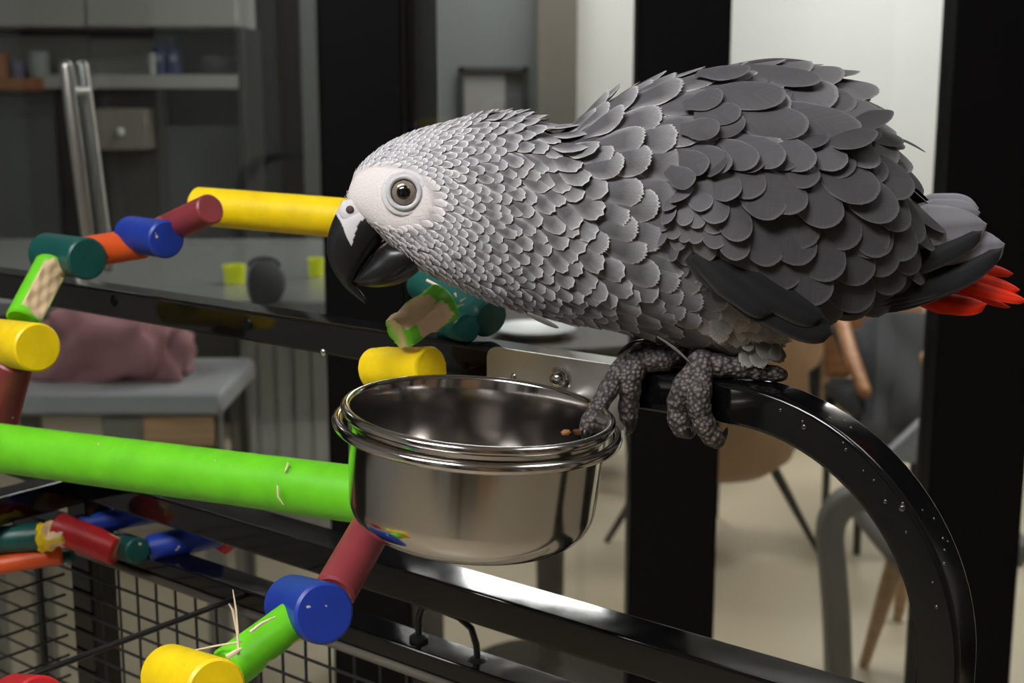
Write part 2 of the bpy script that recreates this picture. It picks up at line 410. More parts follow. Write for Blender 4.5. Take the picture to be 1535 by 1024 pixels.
# ------------------------------------------------------------------ painted wooden blocks
def paint_mat():
    m, nt, b = newmat('painted_wood')
    at = N(nt, 'ShaderNodeAttribute', attribute_name='paint')
    tc = N(nt, 'ShaderNodeTexCoord')
    nz = N(nt, 'ShaderNodeTexNoise'); nz.inputs['Scale'].default_value = 70; nz.inputs['Detail'].default_value = 4
    nt.links.new(tc.outputs['Object'], nz.inputs['Vector'])
    hs = N(nt, 'ShaderNodeHueSaturation')
    mr = N(nt, 'ShaderNodeMapRange'); mr.inputs['From Min'].default_value = 0.3; mr.inputs['From Max'].default_value = 0.7; mr.inputs['To Min'].default_value = 0.87; mr.inputs['To Max'].default_value = 1.06
    nt.links.new(nz.outputs['Fac'], mr.inputs[0]); nt.links.new(mr.outputs[0], hs.inputs['Value']); nt.links.new(at.outputs['Color'], hs.inputs['Color'])
    # small chips where pale wood shows
    nz2 = N(nt, 'ShaderNodeTexNoise'); nz2.inputs['Scale'].default_value = 160; nz2.inputs['Detail'].default_value = 2
    nt.links.new(tc.outputs['Object'], nz2.inputs['Vector'])
    cr = N(nt, 'ShaderNodeValToRGB'); cr.color_ramp.elements[0].position = 0.735; cr.color_ramp.elements[1].position = 0.755
    nt.links.new(nz2.outputs['Fac'], cr.inputs[0])
    mx = N(nt, 'ShaderNodeMix', data_type='RGBA'); mx.inputs[7].default_value = (0.62, 0.50, 0.38, 1)
    nt.links.new(cr.outputs[0], mx.inputs[0]); nt.links.new(hs.outputs[0], mx.inputs[6]); nt.links.new(mx.outputs[2], b.inputs['Base Color'])
    b.inputs['Roughness'].default_value = 0.42
    bp = N(nt, 'ShaderNodeBump'); bp.inputs['Strength'].default_value = 0.25; bp.inputs['Distance'].default_value = 0.0006
    nt.links.new(nz.outputs['Fac'], bp.inputs['Height']); nt.links.new(bp.outputs[0], b.inputs['Normal'])
    return m
M_paint = paint_mat()
YEL = (0.93, 0.66, 0.003); LIME = (0.14, 0.60, 0.012); MAR = (0.25, 0.035, 0.045); BLU = (0.011, 0.04, 0.33)
TEA = (0.003, 0.075, 0.066); ORA = (0.66, 0.085, 0.012); RED = (0.48, 0.012, 0.018); BARE = (0.92, 0.68, 0.42)
def block(name, colr, a, b, dia, parent, cuts=(), rough=0.0, seed=0, seg=36, rings=10):
    """painted dowel from a to b (world); cuts = (angle_deg, depth_fraction, t0, t1) gnawed flats that bare the wood"""
    a = Vector(a); b = Vector(b); L = (b-a).length; ax = (b-a).normalized()
    hint = Vector((0, 0, 1)) if abs(ax.z) < 0.9 else Vector((0, 1, 0))
    n = (hint - ax*hint.dot(ax)).normalized(); m_ = ax.cross(n)
    r0 = dia/2; ch = min(0.0012, r0*0.12); rg = random.Random(seed)
    zs = [(0, r0-ch), (ch, r0)] + [(ch + (L-2*ch)*k/rings, r0) for k in range(1, rings)] + [(L-ch, r0), (L, r0-ch)]
    bm = bmesh.new(); lay = bm.verts.layers.float_color.new('paint')
    ph = [rg.uniform(0, 6.28) for _ in range(8)]
    cuts = [(math.degrees(math.atan2((RT*c[0][0]+UP*c[0][1]-FW*c[0][2]).dot(m_), (RT*c[0][0]+UP*c[0][1]-FW*c[0][2]).dot(n))) if isinstance(c[0], tuple) else c[0],)+tuple(c[1:]) for c in cuts]
    def put(p2, z, edge):
        x, y = p2; col = colr; t = z/L
        for (ang, dep, t0, t1) in cuts:
            c_, s_ = math.cos(math.radians(ang)), math.sin(math.radians(ang))
            d_ = x*c_ + y*s_
            e = min(1.0, max(0.0, min((t-t0), (t1-t))/0.10)) if not (t0 <= 0 and t1 >= 1) else 1.0
            if t0 <= 0 and t1 < 1: e = min(1.0, max(0.0, (t1-t)/0.10))
            if t1 >= 1 and t0 > 0: e = min(1.0, max(0.0, (t-t0)/0.10))
            lim = r0*(1-dep*e) + r0*0.05*math.sin(17*t+ph[0])*math.sin(9*(x*s_-y*c_)/r0+ph[1])*min(1, dep*4)
            if e > 0.02 and d_ > lim:
                x -= c_*(d_-lim); y -= s_*(d_-lim); col = BARE
        if rough > 0:
            q = 1 + rough*(math.sin(5*t*3+ph[2]+2*math.atan2(y, x)) + 0.6*math.sin(11*t+ph[3]-3*math.atan2(y, x)) + 0.5*rg.uniform(-1, 1))
            x *= q; y *= q
            z2 = z + rough*r0*1.5*(rg.uniform(-1, 1) if edge else 0)
        else: z2 = z
        v = bm.verts.new(a + ax*z2 + n*x + m_*y); v[lay] = (*col, 1); return v
    R = []
    for i, (z, r) in enumerate(zs):
        R.append([put((r*math.cos(2*PI*k/seg), r*math.sin(2*PI*k/seg)), z, i in (0, len(zs)-1)) for k in range(seg)])
    for p, q in zip(R, R[1:]):
        for k in range(seg): bm.faces.new((p[k], p[(k+1) % seg], q[(k+1) % seg], q[k]))
    bm.faces.new(R[0][::-1]); bm.faces.new(R[-1])
    me = auto_smooth(to_mesh(bm, name), 40)
    return part(name, me, M_paint, parent)

DR = 0.0262
lad = thing('wooden_bridge', 'bridge of brightly painted wooden dowels draped over the black rail', 'bird toy', tuple(px(60, 522, 0.79)))
def pb_(name, c, ua, va, da, ub, vb, db, dpx, parent=lad, **kw):
    """dowel between two pixels at given distances; dpx = thickness in pixels at its middle"""
    dm = (da+db)/2
    return block(name, c, px(ua, va, da), px(ub, vb, db), dpx*dm/F_PX, parent, **kw)
pb_('rung', YEL, 296, 309, 0.868, 660, 339, 0.800, 60, seed=1, rings=14)
pb_('block', MAR, 316, 313, 0.800, 236, 350, 0.845, 45, seed=2)
pb_('block', BLU, 250, 359, 0.815, 196, 351, 0.857, 56, seed=3)
pb_('block', ORA, 214, 364, 0.845, 128, 378, 0.868, 47, seed=4)
pb_('block', TEA, 132, 388, 0.838, 70, 379, 0.880, 62, seed=5)
pb_('block', LIME, 78, 396, 0.846, 33, 482, 0.815, 50, seed=6, cuts=(((0.75, -0.1, 0.7), 0.42, 0.04, 0.95),), seg=44, rings=16)
pb_('block', YEL, 57, 521, 0.772, -40, 508, 0.835, 71, seed=7)
pb_('block', MAR, 22, 540, 0.795, -10, 662, 0.822, 56, seed=8)
pb_('rung', LIME, -90, 660, 0.80, 575, 746, 0.662, 78, seed=9, rings=30, rough=0.006)
pb_('block', MAR, 566, 775, 0.640, 500, 890, 0.595, 63, seed=10)
pb_('block', BLU, 487, 920, 0.560, 437, 905, 0.600, 90, seed=11)
pb_('block', LIME, 450, 925, 0.575, 340, 1005, 0.545, 66, seed=12, rough=0.006, cuts=((-150, 0.22, 0.1, 0.75),), rings=14)
pb_('block', YEL, 325, 1035, 0.520, 252, 1010, 0.560, 92, seed=13)
pb_('block', RED, 60, 1052, 0.60, 22, 1046, 0.66, 74, seed=14)
# right strand, gnawed
pb_('block', TEA, 736, 478, 0.690, 632, 420, 0.735, 60, seed=15, rough=0.02, cuts=((60, 0.25, 0.6, 1.0),), rings=14)
pb_('block', TEA, 700, 492, 0.682, 668, 486, 0.705, 44, seed=16, rough=0.03)
pb_('block', LIME, 668, 452, 0.655, 596, 500, 0.640, 62, seed=17, rough=0.03, cuts=(((-0.15, 0.45, 0.9), 0.22, 0.28, 1.0), ((0.25, -0.45, 0.85), 0.20, 0.12, 0.8), ((-0.6, 0.6, 0.4), 0.30, 0.62, 1.0), ((0, -1, 0), .25, .4, 1.0)), seg=48, rings=20)
pb_('block', YEL, 648, 553, 0.645, 560, 553, 0.675, 66, seed=18, rough=0.018, cuts=((100, 0.12, 0.0, 1.0),), rings=14)
pb_('block', MAR, 628, 585, 0.672, 575, 720, 0.668, 50, seed=19)
# curled splinters left on the dowels
M_splinter = mat('pale_splinter', (0.72, 0.60, 0.42), 0.6, noise=0.15, scale=200)
for pts, r in (([(358, 982, .532), (356, 950, .534), (349, 915, .536), (343, 905, .535)], 2.2), ([(357, 950, .533), (354, 915, .535), (349, 884, .536)], 1.6),
               ([(362, 962, .534), (325, 968, .540), (290, 975, .545)], 1.6), ([(375, 948, .533), (392, 935, .535), (412, 925, .538)], 3.0),
               ([(340, 985, .530), (352, 978, .530), (362, 972, .531)], 4.0),
               ([(132, 678, .7405), (120, 692, .740), (128, 706, .7405)], 5.0), ([(118, 696, .740), (112, 712, .742)], 4.0), ([(432, 694, .675), (428, 708, .672), (436, 700, .673)], 2.2),
               ([(416, 728, .668), (417, 745, .667), (425, 757, .668)], 2.0), ([(306, 720, .7035), (304, 734, .702)], 3.0),
               ([(640, 420, .70), (655, 428, .695), (662, 432, .69)], 3.0), ([(682, 440, .672), (684, 446, .67)], 3.0), ([(690, 452, .67), (698, 447, .668)], 2.4), ([(684, 460, .655), (696, 456, .652)], 2.4)):
    part('splinter', tube_me([px(*p) for p in pts], [r*0.00028*0.9]*(len(pts)-1)+[r*0.00012], 6), M_splinter, lad)

toy = thing('dowel_swing', 'small gnawed swing of teal red and blue dowels inside the cage', 'bird toy', tuple(px(90, 805, 0.88)))
for args, kw in (((TEA, -30, 812, .885, 64, 804, .885, 42), {}), ((YEL, 60, 806, .88, 100, 800, .88, 44), dict(rough=0.06, cuts=((30, .4, .3, 1.0), (150, .3, .4, 1.0)))),
           ((RED, 86, 790, .885, 176, 826, .875, 45), dict(cuts=((-60, .5, .72, 1.0),))), ((TEA, 207, 826, .868, 182, 821, .893, 38), {}),
           ((BLU, 222, 824, .885, 330, 798, .90, 42), {}), ((BLU, 110, 790, .925, 235, 768, .94, 32), {}), ((RED, 296, 780, .93, 346, 818, .92, 34), {}),
           ((ORA, -20, 850, .88, 92, 832, .89, 28), {}), ((RED, -20, 838, .89, 70, 836, .90, 26), {}), ((TEA, 110, 835, .90, 60, 842, .90, 20), {})):
    pb_('block', *args, parent=toy, **kw)

# ================================================================== PARROT
DB = 0.612; SB = DB/F_PX             # distance of the bird's middle plane, metres per profile unit
def B(u, v, w=0.0):
    return CAM + FW*DB + RT*((u-767.5)*SB) + UP*((512.0-v)*SB) - FW*(w*SB)
FWn = np.array(FW); RTn = np.array(RT); UPn = np.array(UP); CAMn = np.array(CAM)
def Bn(P):
    P = np.asarray(P, float)
    return CAMn + FWn*DB + np.outer((P[:, 0]-767.5)*SB, RTn) + np.outer((512.0-P[:, 1])*SB, UPn) - np.outer(P[:, 2]*SB, FWn)
def toB(p):
    d = p - CAM
    return Vector((767.5 + d.dot(RT)/SB, 512.0 - d.dot(UP)/SB, (DB - d.dot(FW))/SB))

def catmull(A, n):
    A = np.asarray(A, float); m = len(A); t = np.linspace(0, m-1-1e-9, n); i = t.astype(int); f = (t-i)[:, None]
    P = lambda k: A[np.clip(k, 0, m-1)]
    p0, p1, p2, p3 = P(i-1), P(i), P(i+1), P(i+2)
    return 0.5*((2*p1) + (-p0+p2)*f + (2*p0-5*p1+4*p2-p3)*f**2 + (-p0+3*p1-3*p2+p3)*f**3)
def loft(sections, nt, na, expo=2.0, shrink=0.0):
    """sections: (top_u, top_v, bot_u, bot_v, half_width) -> grid (nt, na, 3) in profile units"""
    S = catmull(sections, nt)
    th = np.linspace(0, 2*PI, na, endpoint=False)
    cx, cy = (S[:, 0]+S[:, 2])/2, (S[:, 1]+S[:, 3])/2; hx, hy = (S[:, 0]-S[:, 2])/2, (S[:, 1]-S[:, 3])/2
    c = np.sign(np.cos(th))*np.abs(np.cos(th))**(2/expo); s = np.sign(np.sin(th))*np.abs(np.sin(th))**(2/expo)
    G = np.zeros((nt, na, 3))
    hl = np.sqrt(hx**2+hy**2)+1e-6; k = np.maximum(0.2, 1-shrink/hl)
    G[:, :, 0] = cx[:, None] + (hx*k)[:, None]*c[None]; G[:, :, 1] = cy[:, None] + (hy*k)[:, None]*c[None]
    G[:, :, 2] = np.maximum(S[:, 4]-shrink*0.5, 1.0)[:, None]*s[None]
    return G
def grid_mesh(G, name, col_fn=None, attr='paint'):
    nt, na, _ = G.shape
    V = Bn(G.reshape(-1, 3)); F = []
    for i in range(nt-1):
        for k in range(na):
            F.append((i*na+k, i*na+(k+1) % na, (i+1)*na+(k+1) % na, (i+1)*na+k))
    F.append(tuple(range(na))[::-1]); F.append(tuple((nt-1)*na+k for k in range(na)))
    me = bpy.data.meshes.new(name); me.from_pydata(V.tolist(), [], F); me.update()
    bm = bmesh.new(); bm.from_mesh(me); bmesh.ops.recalc_face_normals(bm, faces=bm.faces); bm.to_mesh(me); bm.free()
    me.shade_smooth()
    if col_fn is not None:
        a = me.color_attributes.new(attr, 'FLOAT_COLOR', 'POINT')
        C4 = np.ones((len(V), 4), np.float32); C4[:, :3] = col_fn(G.reshape(-1, 3))
        a.data.foreach_set('color', C4.ravel())
    return me
def smooth(x, a, b):
    t = np.clip((x-a)/(b-a), 0, 1); return t*t*(3-2*t)
def in_poly(P, poly):
    x, y = P[:, 0], P[:, 1]; r = np.zeros(len(P), bool); n = len(poly)
    for i in range(n):
        x1, y1 = poly[i]; x2, y2 = poly[(i+1) % n]
        c = ((y1 > y) != (y2 > y)) & (x < (x2-x1)*(y-y1)/((y2-y1) if y2 != y1 else 1e-9)+x1); r ^= c
    return r

# ---- materials of the bird
def feather_mat():
    m, nt, b = newmat('feather')
    at = N(nt, 'ShaderNodeAttribute', attribute_name='paint'); uv = N(nt, 'ShaderNodeUVMap', uv_map='vane')
    sx = N(nt, 'ShaderNodeSeparateXYZ'); nt.links.new(uv.outputs[0], sx.inputs[0])
    ab = N(nt, 'ShaderNodeMath', operation='ABSOLUTE'); nt.links.new(sx.outputs[0], ab.inputs[0])
    mu = N(nt, 'ShaderNodeMath', operation='MULTIPLY'); mu.inputs[1].default_value = 0.35; nt.links.new(ab.outputs[0], mu.inputs[0])
    sb = N(nt, 'ShaderNodeMath', operation='SUBTRACT'); nt.links.new(sx.outputs[1], sb.inputs[0]); nt.links.new(mu.outputs[0], sb.inputs[1])
    cb = N(nt, 'ShaderNodeCombineXYZ'); nt.links.new(sb.outputs[0], cb.inputs[1])
    oi = N(nt, 'ShaderNodeTexCoord'); sc = N(nt, 'ShaderNodeVectorMath', operation='SCALE'); sc.inputs['Scale'].default_value = 0.6
    nt.links.new(oi.outputs['Object'], sc.inputs[0]); ad = N(nt, 'ShaderNodeVectorMath', operation='ADD')
    nt.links.new(cb.outputs[0], ad.inputs[0]); nt.links.new(sc.outputs[0], ad.inputs[1])
    nz = N(nt, 'ShaderNodeTexNoise'); nz.inputs['Scale'].default_value = 26; nz.inputs['Detail'].default_value = 3
    nt.links.new(ad.outputs[0], nz.inputs['Vector'])
    mr = N(nt, 'ShaderNodeMapRange'); mr.inputs['From Min'].default_value = 0.25; mr.inputs['From Max'].default_value = 0.75
    mr.inputs['To Min'].default_value = 0.90; mr.inputs['To Max'].default_value = 1.10
    nt.links.new(nz.outputs['Fac'], mr.inputs[0])
    hs = N(nt, 'ShaderNodeHueSaturation'); nt.links.new(at.outputs['Color'], hs.inputs['Color']); nt.links.new(mr.outputs[0], hs.inputs['Value'])
    nt.links.new(hs.outputs[0], b.inputs['Base Color'])
    bp = N(nt, 'ShaderNodeBump'); bp.inputs['Strength'].default_value = 0.10; bp.inputs['Distance'].default_value = 0.0003
    nt.links.new(nz.outputs['Fac'], bp.inputs['Height']); nt.links.new(bp.outputs[0], b.inputs['Normal'])
    b.inputs['Roughness'].default_value = 0.62; b.inputs['Specular IOR Level'].default_value = 0.16
    return m
def vcol_mat(name, rough, scale, bump, spec=0.5, coat=0.0, dist=0.0006):
    m, nt, b = newmat(name)
    at = N(nt, 'ShaderNodeAttribute', attribute_name='paint'); nt.links.new(at.outputs['Color'], b.inputs['Base Color'])
    tc = N(nt, 'ShaderNodeTexCoord'); nz = N(nt, 'ShaderNodeTexNoise'); nz.inputs['Scale'].default_value = scale; nz.inputs['Detail'].default_value = 4
    nt.links.new(tc.outputs['Object'], nz.inputs['Vector'])
    bp = N(nt, 'ShaderNodeBump'); bp.inputs['Strength'].default_value = bump; bp.inputs['Distance'].default_value = dist
    nt.links.new(nz.outputs['Fac'], bp.inputs['Height']); nt.links.new(bp.outputs[0], b.inputs['Normal'])
    b.inputs['Roughness'].default_value = rough; b.inputs['Specular IOR Level'].default_value = spec; b.inputs['Coat Weight'].default_value = coat
    return m
M_feather = feather_mat()
M_skin = vcol_mat('bird_skin', 0.7, 900, 0.5)
M_beak = vcol_mat('beak_horn', 0.33, 500, 0.12)
def scaly_mat():
    m, nt, b = newmat('scaly_foot')
    tc = N(nt, 'ShaderNodeTexCoord'); vo = N(nt, 'ShaderNodeTexVoronoi'); vo.inputs['Scale'].default_value = 480
    nt.links.new(tc.outputs['Object'], vo.inputs['Vector'])
    cr = N(nt, 'ShaderNodeValToRGB'); cr.color_ramp.elements[0].color = (0.16, 0.132, 0.12, 1); cr.color_ramp.elements[1].color = (0.03, 0.026, 0.026, 1)
    cr.color_ramp.elements[0].position = 0.2; cr.color_ramp.elements[1].position = 0.62
    nt.links.new(vo.outputs['Distance'], cr.inputs[0]); nt.links.new(cr.outputs[0], b.inputs['Base Color'])
    bp = N(nt, 'ShaderNodeBump'); bp.invert = True; bp.inputs['Strength'].default_value = 0.9; bp.inputs['Distance'].default_value = 0.0012
    nt.links.new(vo.outputs['Distance'], bp.inputs['Height']); nt.links.new(bp.outputs[0], b.inputs['Normal'])
    b.inputs['Roughness'].default_value = 0.6
    return m
M_foot = scaly_mat()
M_claw = mat('dark_claw', (0.008, 0.007, 0.007), 0.3, noise=0.3, scale=300)

# ---- body surface
BODY = [  # top u,v   bottom u,v   half width
    (524, 306, 552, 338, 14), (517, 288, 583, 366, 38), (533, 249, 618, 400, 56), (568, 216, 660, 424, 67), (615, 193, 703, 444, 74),
    (668, 178, 748, 462, 79), (722, 166, 796, 476, 86), (780, 170, 846, 487, 98), (832, 194, 892, 494, 112), (884, 162, 938, 502, 126),
    (942, 133, 986, 514, 137), (1004, 116, 1038, 527, 145), (1072, 106, 1084, 534, 150), (1140, 101, 1126, 531, 151), (1194, 110, 1172, 506, 147),
    (1240, 140, 1220, 474, 138), (1284, 190, 1278, 450, 122), (1318, 250, 1325, 438, 98), (1356, 306, 1372, 436, 68), (1425, 318, 1420, 425, 42), (1462, 345, 1455, 400, 22)]
GB = loft(BODY, 100, 72, 2.15, shrink=7)
FACE_C = np.array([588.0, 300.0])
def face_mask(P):     # bare white skin round the eye and to the nostrils, 1 inside
    x = P[:, 0]-FACE_C[0]; y = P[:, 1]-FACE_C[1]; a = math.radians(-14)
    xr = x*math.cos(a)-y*math.sin(a); yr = x*math.sin(a)+y*math.cos(a)
    e = (xr/72)**2 + (yr/46)**2
    return 1-smooth(e, 0.75, 1.15)
def body_col(P):
    f = face_mask(P)[:, None]; hd_ = (1-smooth(P[:, 0], 640, 820))[:, None]
    base = np.array([0.05, 0.05, 0.055])*(1-hd_) + np.array([0.22, 0.21, 0.22])*hd_
    return base*(1-f) + np.array([0.74, 0.69, 0.69])*f
parrot = thing('parrot', 'grey parrot with pale face and red tail leaning down over the steel bowl', 'parrot', tuple(B(1000, 540, 0)))
body_me = grid_mesh(GB, 'body', body_col)
body = part('body', body_me, M_skin, parrot)
bmv = [v.co.copy() for v in body_me.vertices]; bmp = [tuple(p.vertices) for p in body_me.polygons]
BVH = BVHTree.FromPolygons(bmv, bmp)
def hit(u, v):
    r = BVH.ray_cast(CAM, ray(u, v), 3.0)
    if r[0] is None:
        q = px(u, v, DB); r = BVH.find_nearest(q)
    n = r[1] if r[1].dot(ray(u, v)) < 0 else -r[1]
    return r[0], n

# ---- feather geometry: columns of the vane end on a rounded, frayed tip
CA = {9: np.array([-1, -.9, -.62, -.3, 0, .3, .62, .9, 1]), 5: np.array([-1, -.62, 0, .62, 1]), 13: np.array([-1, -.95, -.8, -.6, -.4, -.2, 0, .2, .4, .6, .8, .95, 1]),
      23: np.concatenate([[-1, -.965], np.linspace(-.9, .9, 19), [.965, 1]])}
RA = {6: np.array([0, .3, .6, .83, .94, 1]), 4: np.array([0, .45, .85, 1])}
def feather_local(L, Wd, camber, lift, droop, ncol, nrow, fray, rg, point=0.0, soft=0.35):
    a = CA[ncol][:, None]; q = RA[nrow][None, :]
    lend = 0.58 + 0.42*np.sqrt(np.clip(1-np.abs(a)**(2.3-point), 0, 1))
    zig = np.where(np.arange(len(a)) % 2 == 0, 1.0, -1.0)[:, None]
    lend = lend*(1 + fray*(0.6*zig + 0.6*rg.uniform(-1, 1, a.shape))*(np.abs(a) < 0.99))
    l = lend*q
    tap = 0.45+0.55*smooth(l, 0.0, 0.5)
    x = a*tap*Wd/2
    z = -camber*Wd*(a**2)*np.minimum(1, l*2) + L*(math.sin(lift)*l - droop*l*l)
    y = L*l
    edge = np.maximum(np.broadcast_to(np.abs(a) > 0.95, l.shape).astype(float)*(q > .2), np.broadcast_to(q > 0.97, l.shape).astype(float))
    mid = np.maximum(smooth(np.abs(a), .45, .97)*np.ones_like(l)*soft*(q > .2), smooth(q, .62, .99)*soft*np.ones_like(l))
    edge = np.maximum(edge, mid)
    return x, y, z, edge, np.broadcast_to(a, l.shape), l
class Plume:
    def __init__(self): self.V = []; self.F = []; self.C = []; self.UV = []; self.n = 0
    def add(self, p, nrm, dirv, L, Wd, base, rim, camber=0.14, lift=0.2, droop=0.06, ncol=9, nrow=6, fray=0.03, rg=rng, roll=0.0, point=0.0, soft=0.35):
        d = dirv - nrm*dirv.dot(nrm); d.normalize(); sd = d.cross(nrm)
        if roll: 
            R_ = Matrix.Rotation(roll, 3, d); nrm = R_ @ nrm; sd = R_ @ sd
        x, y, z, e, a, l = feather_local(L, Wd, camber, lift, droop, ncol, nrow, fray, rg, point, soft)
        P = np.array(p)[None, None] + x[..., None]*np.array(sd) + y[..., None]*np.array(d) + z[..., None]*np.array(nrm)
        c = np.array(base)[None, None]*(1-e[..., None]) + np.array(rim)[None, None]*e[..., None]
        nc, nr = x.shape; i0 = self.n
        self.V.append(P.reshape(-1, 3)); self.C.append(c.reshape(-1, 3)); self.UV.append(np.stack([a.ravel(), (l+rg.uniform(0, 40)).ravel()], 1))
        I = (i0 + np.arange(nc*nr)).reshape(nc, nr)
        self.F.append(np.stack([I[:-1, :-1].ravel(), I[1:, :-1].ravel(), I[1:, 1:].ravel(), I[:-1, 1:].ravel()], 1)); self.n += nc*nr
    def mesh(self, name):
        V = np.concatenate(self.V); F = np.concatenate(self.F); C_ = np.concatenate(self.C); U_ = np.concatenate(self.UV)
        me = bpy.data.meshes.new(name); me.vertices.add(len(V)); me.vertices.foreach_set('co', V.ravel().astype(np.float32))
        me.loops.add(F.size); me.loops.foreach_set('vertex_index', F.ravel().astype(np.int32))
        me.polygons.add(len(F)); me.polygons.foreach_set('loop_start', (np.arange(len(F))*4).astype(np.int32))
        me.update(calc_edges=True); me.validate()
        at = me.color_attributes.new('paint', 'FLOAT_COLOR', 'POINT'); c4 = np.ones((len(V), 4), np.float32); c4[:, :3] = C_; at.data.foreach_set('color', c4.ravel())
        uv = me.uv_layers.new(name='vane'); uv.data.foreach_set('uv', U_[F.ravel()].astype(np.float32).ravel())
        me.shade_smooth(); return me

def clear_lift(trees, p, n, d, L, Wd, camber, droop, lift, margin):
    d = (d - n*d.dot(n)).normalized(); sd = d.cross(n)
    for _ in range(9):
        worst = 1e9
        for a, l in ((0, .5), (0, .98), (-.8, .7), (.8, .7), (0, .75)):
            q = p + sd*(a*Wd/2) + d*(L*l) + n*(-camber*Wd*a*a + L*(math.sin(lift)*l - droop*l*l))
            for t in trees:
                c, m, _i, dist = t.find_nearest(q)
                if c is None: continue
                if m.dot(n) < 0: m = -m
                worst = min(worst, (q-c).dot(m)/max(0.3, l))
        if worst > margin: break
        lift += 0.07
    return lift
def interp(x, xs, ys): return np.interp(x, xs, ys)
WING = [(992, 318), (1003, 290), (1030, 268), (1056, 238), (1062, 205), (1120, 196), (1180, 200), (1225, 196), (1262, 175), (1318, 200), (1340, 262), (1352, 320),
        (1352, 355), (1335, 385), (1285, 410), (1225, 434), (1165, 430), (1105, 410), (1048, 380), (1005, 352)]
def spacing(P, near):
    """distance between neighbouring feathers, profile units"""
    u, v, w = P[:, 0], P[:, 1], P[:, 2]
    s = interp(u, [520, 580, 640, 690, 740, 790, 840, 890, 960, 1040, 1120, 1250, 1380], [6.5, 7.5, 9.5, 12, 15.5, 20, 25, 31, 36, 40, 43, 46, 42])
    # cheek, throat and belly feathers stay smaller
    low = smooth(v, 330, 470)
    s = s*(1-0.28*low*smooth(u, 560, 800))
    top = 1-smooth(v, 130, 230)
    s = s*(1+0.12*top*smooth(u, 930, 1060))
    s = np.where(u > 1040, s*(1-0.18*smooth(v, 400, 480)), s)
    return s
# area samples on the body surface
nt_, na_, _ = GB.shape
Ti = np.arange(nt_-1); 
def sample_body(n):
    A = GB; d1 = A[1:]-A[:-1]; d2 = np.roll(A, -1, 1)-A
    ar = np.linalg.norm(np.cross(d1, d2[:-1]), axis=2)
    # denser candidates where feathers are small
    cen = (A[:-1]+A[1:])/2; sp = spacing(cen.reshape(-1, 3), None).reshape(ar.shape)
    p = (ar/sp**2).ravel(); p /= p.sum()
    idx = rng.choice(len(p), n, p=p); i = idx//na_; k = idx % na_; f = rng.random(n)[:, None]; g = rng.random(n)[:, None]; k2 = (k+1) % na_
    P = (A[i, k]*(1-f)+A[i+1, k]*f)*(1-g) + (A[i, k2]*(1-f)+A[i+1, k2]*f)*g
    Tt = (A[i+1, k]-A[i, k])*(1-g) + (A[i+1, k2]-A[i, k2])*g
    Tc = A[i, k2]-A[i, k]
    Nn = np.cross(Tt, Tc); Nn /= np.linalg.norm(Nn, axis=1)[:, None]+1e-9
    c = A.mean(1)[i]; sg = np.sign(((P-c)*Nn).sum(1)); Nn *= np.where(sg == 0, 1, sg)[:, None]
    return P, Tt, Nn
P, Tt, Nn = sample_body(70000)
SPC = spacing(P, None)
keep = (face_mask(P) < 0.75) & (P[:, 0] > 522) & (P[:, 0] < 1338-25*(P[:, 1] > 250))
# the wing covers this on both sides
KW = 1/(1-np.abs(P[:, 2:3])/F_PX)
wing_in = in_poly(np.hstack([767.5+(P[:, :1]-767.5)*KW, 512+(P[:, 1:2]-512)*KW]), WING) & (np.abs(P[:, 2]) > 40)
keep &= ~wing_in
P, Tt, Nn, SPC = P[keep], Tt[keep], Nn[keep], SPC[keep]
sel = []; cell = {}
CS = 50.0
small = {}
def poisson(P, S):
    """dart throwing with a radius per sample"""
    grids = {}; out = []
    for i in range(len(P)):
        p = P[i]; r = S[i]; g = 8.0 if r < 14 else (20.0 if r < 26 else 50.0)
        ok = True
        for gs in (8.0, 20.0, 50.0):
            G_ = grids.get(gs)
            if not G_: continue
            reach = int(math.ceil(r/gs)); a, b, c = int(p[0]//gs), int(p[1]//gs), int(p[2]//gs)
            for x in range(a-reach, a+reach+1):
                for y in range(b-reach, b+reach+1):
                    for z in range(c-reach, c+reach+1):
                        for (q, rq) in G_.get((x, y, z), ()):
                            dx = p[0]-q[0]; dy = p[1]-q[1]; dz = p[2]-q[2]; m = (r+rq)*0.41
                            if dx*dx+dy*dy+dz*dz < m*m: ok = False; break
                        if not ok: break
                    if not ok: break
                if not ok: break
            if not ok: break
        if ok:
            grids.setdefault(g, {}).setdefault((int(p[0]//g), int(p[1]//g), int(p[2]//g)), []).append((p, r)); out.append(i)
    return np.array(out)
idx = poisson(P, SPC)
P, Tt, Nn, SPC = P[idx], Tt[idx], Nn[idx], SPC[idx]

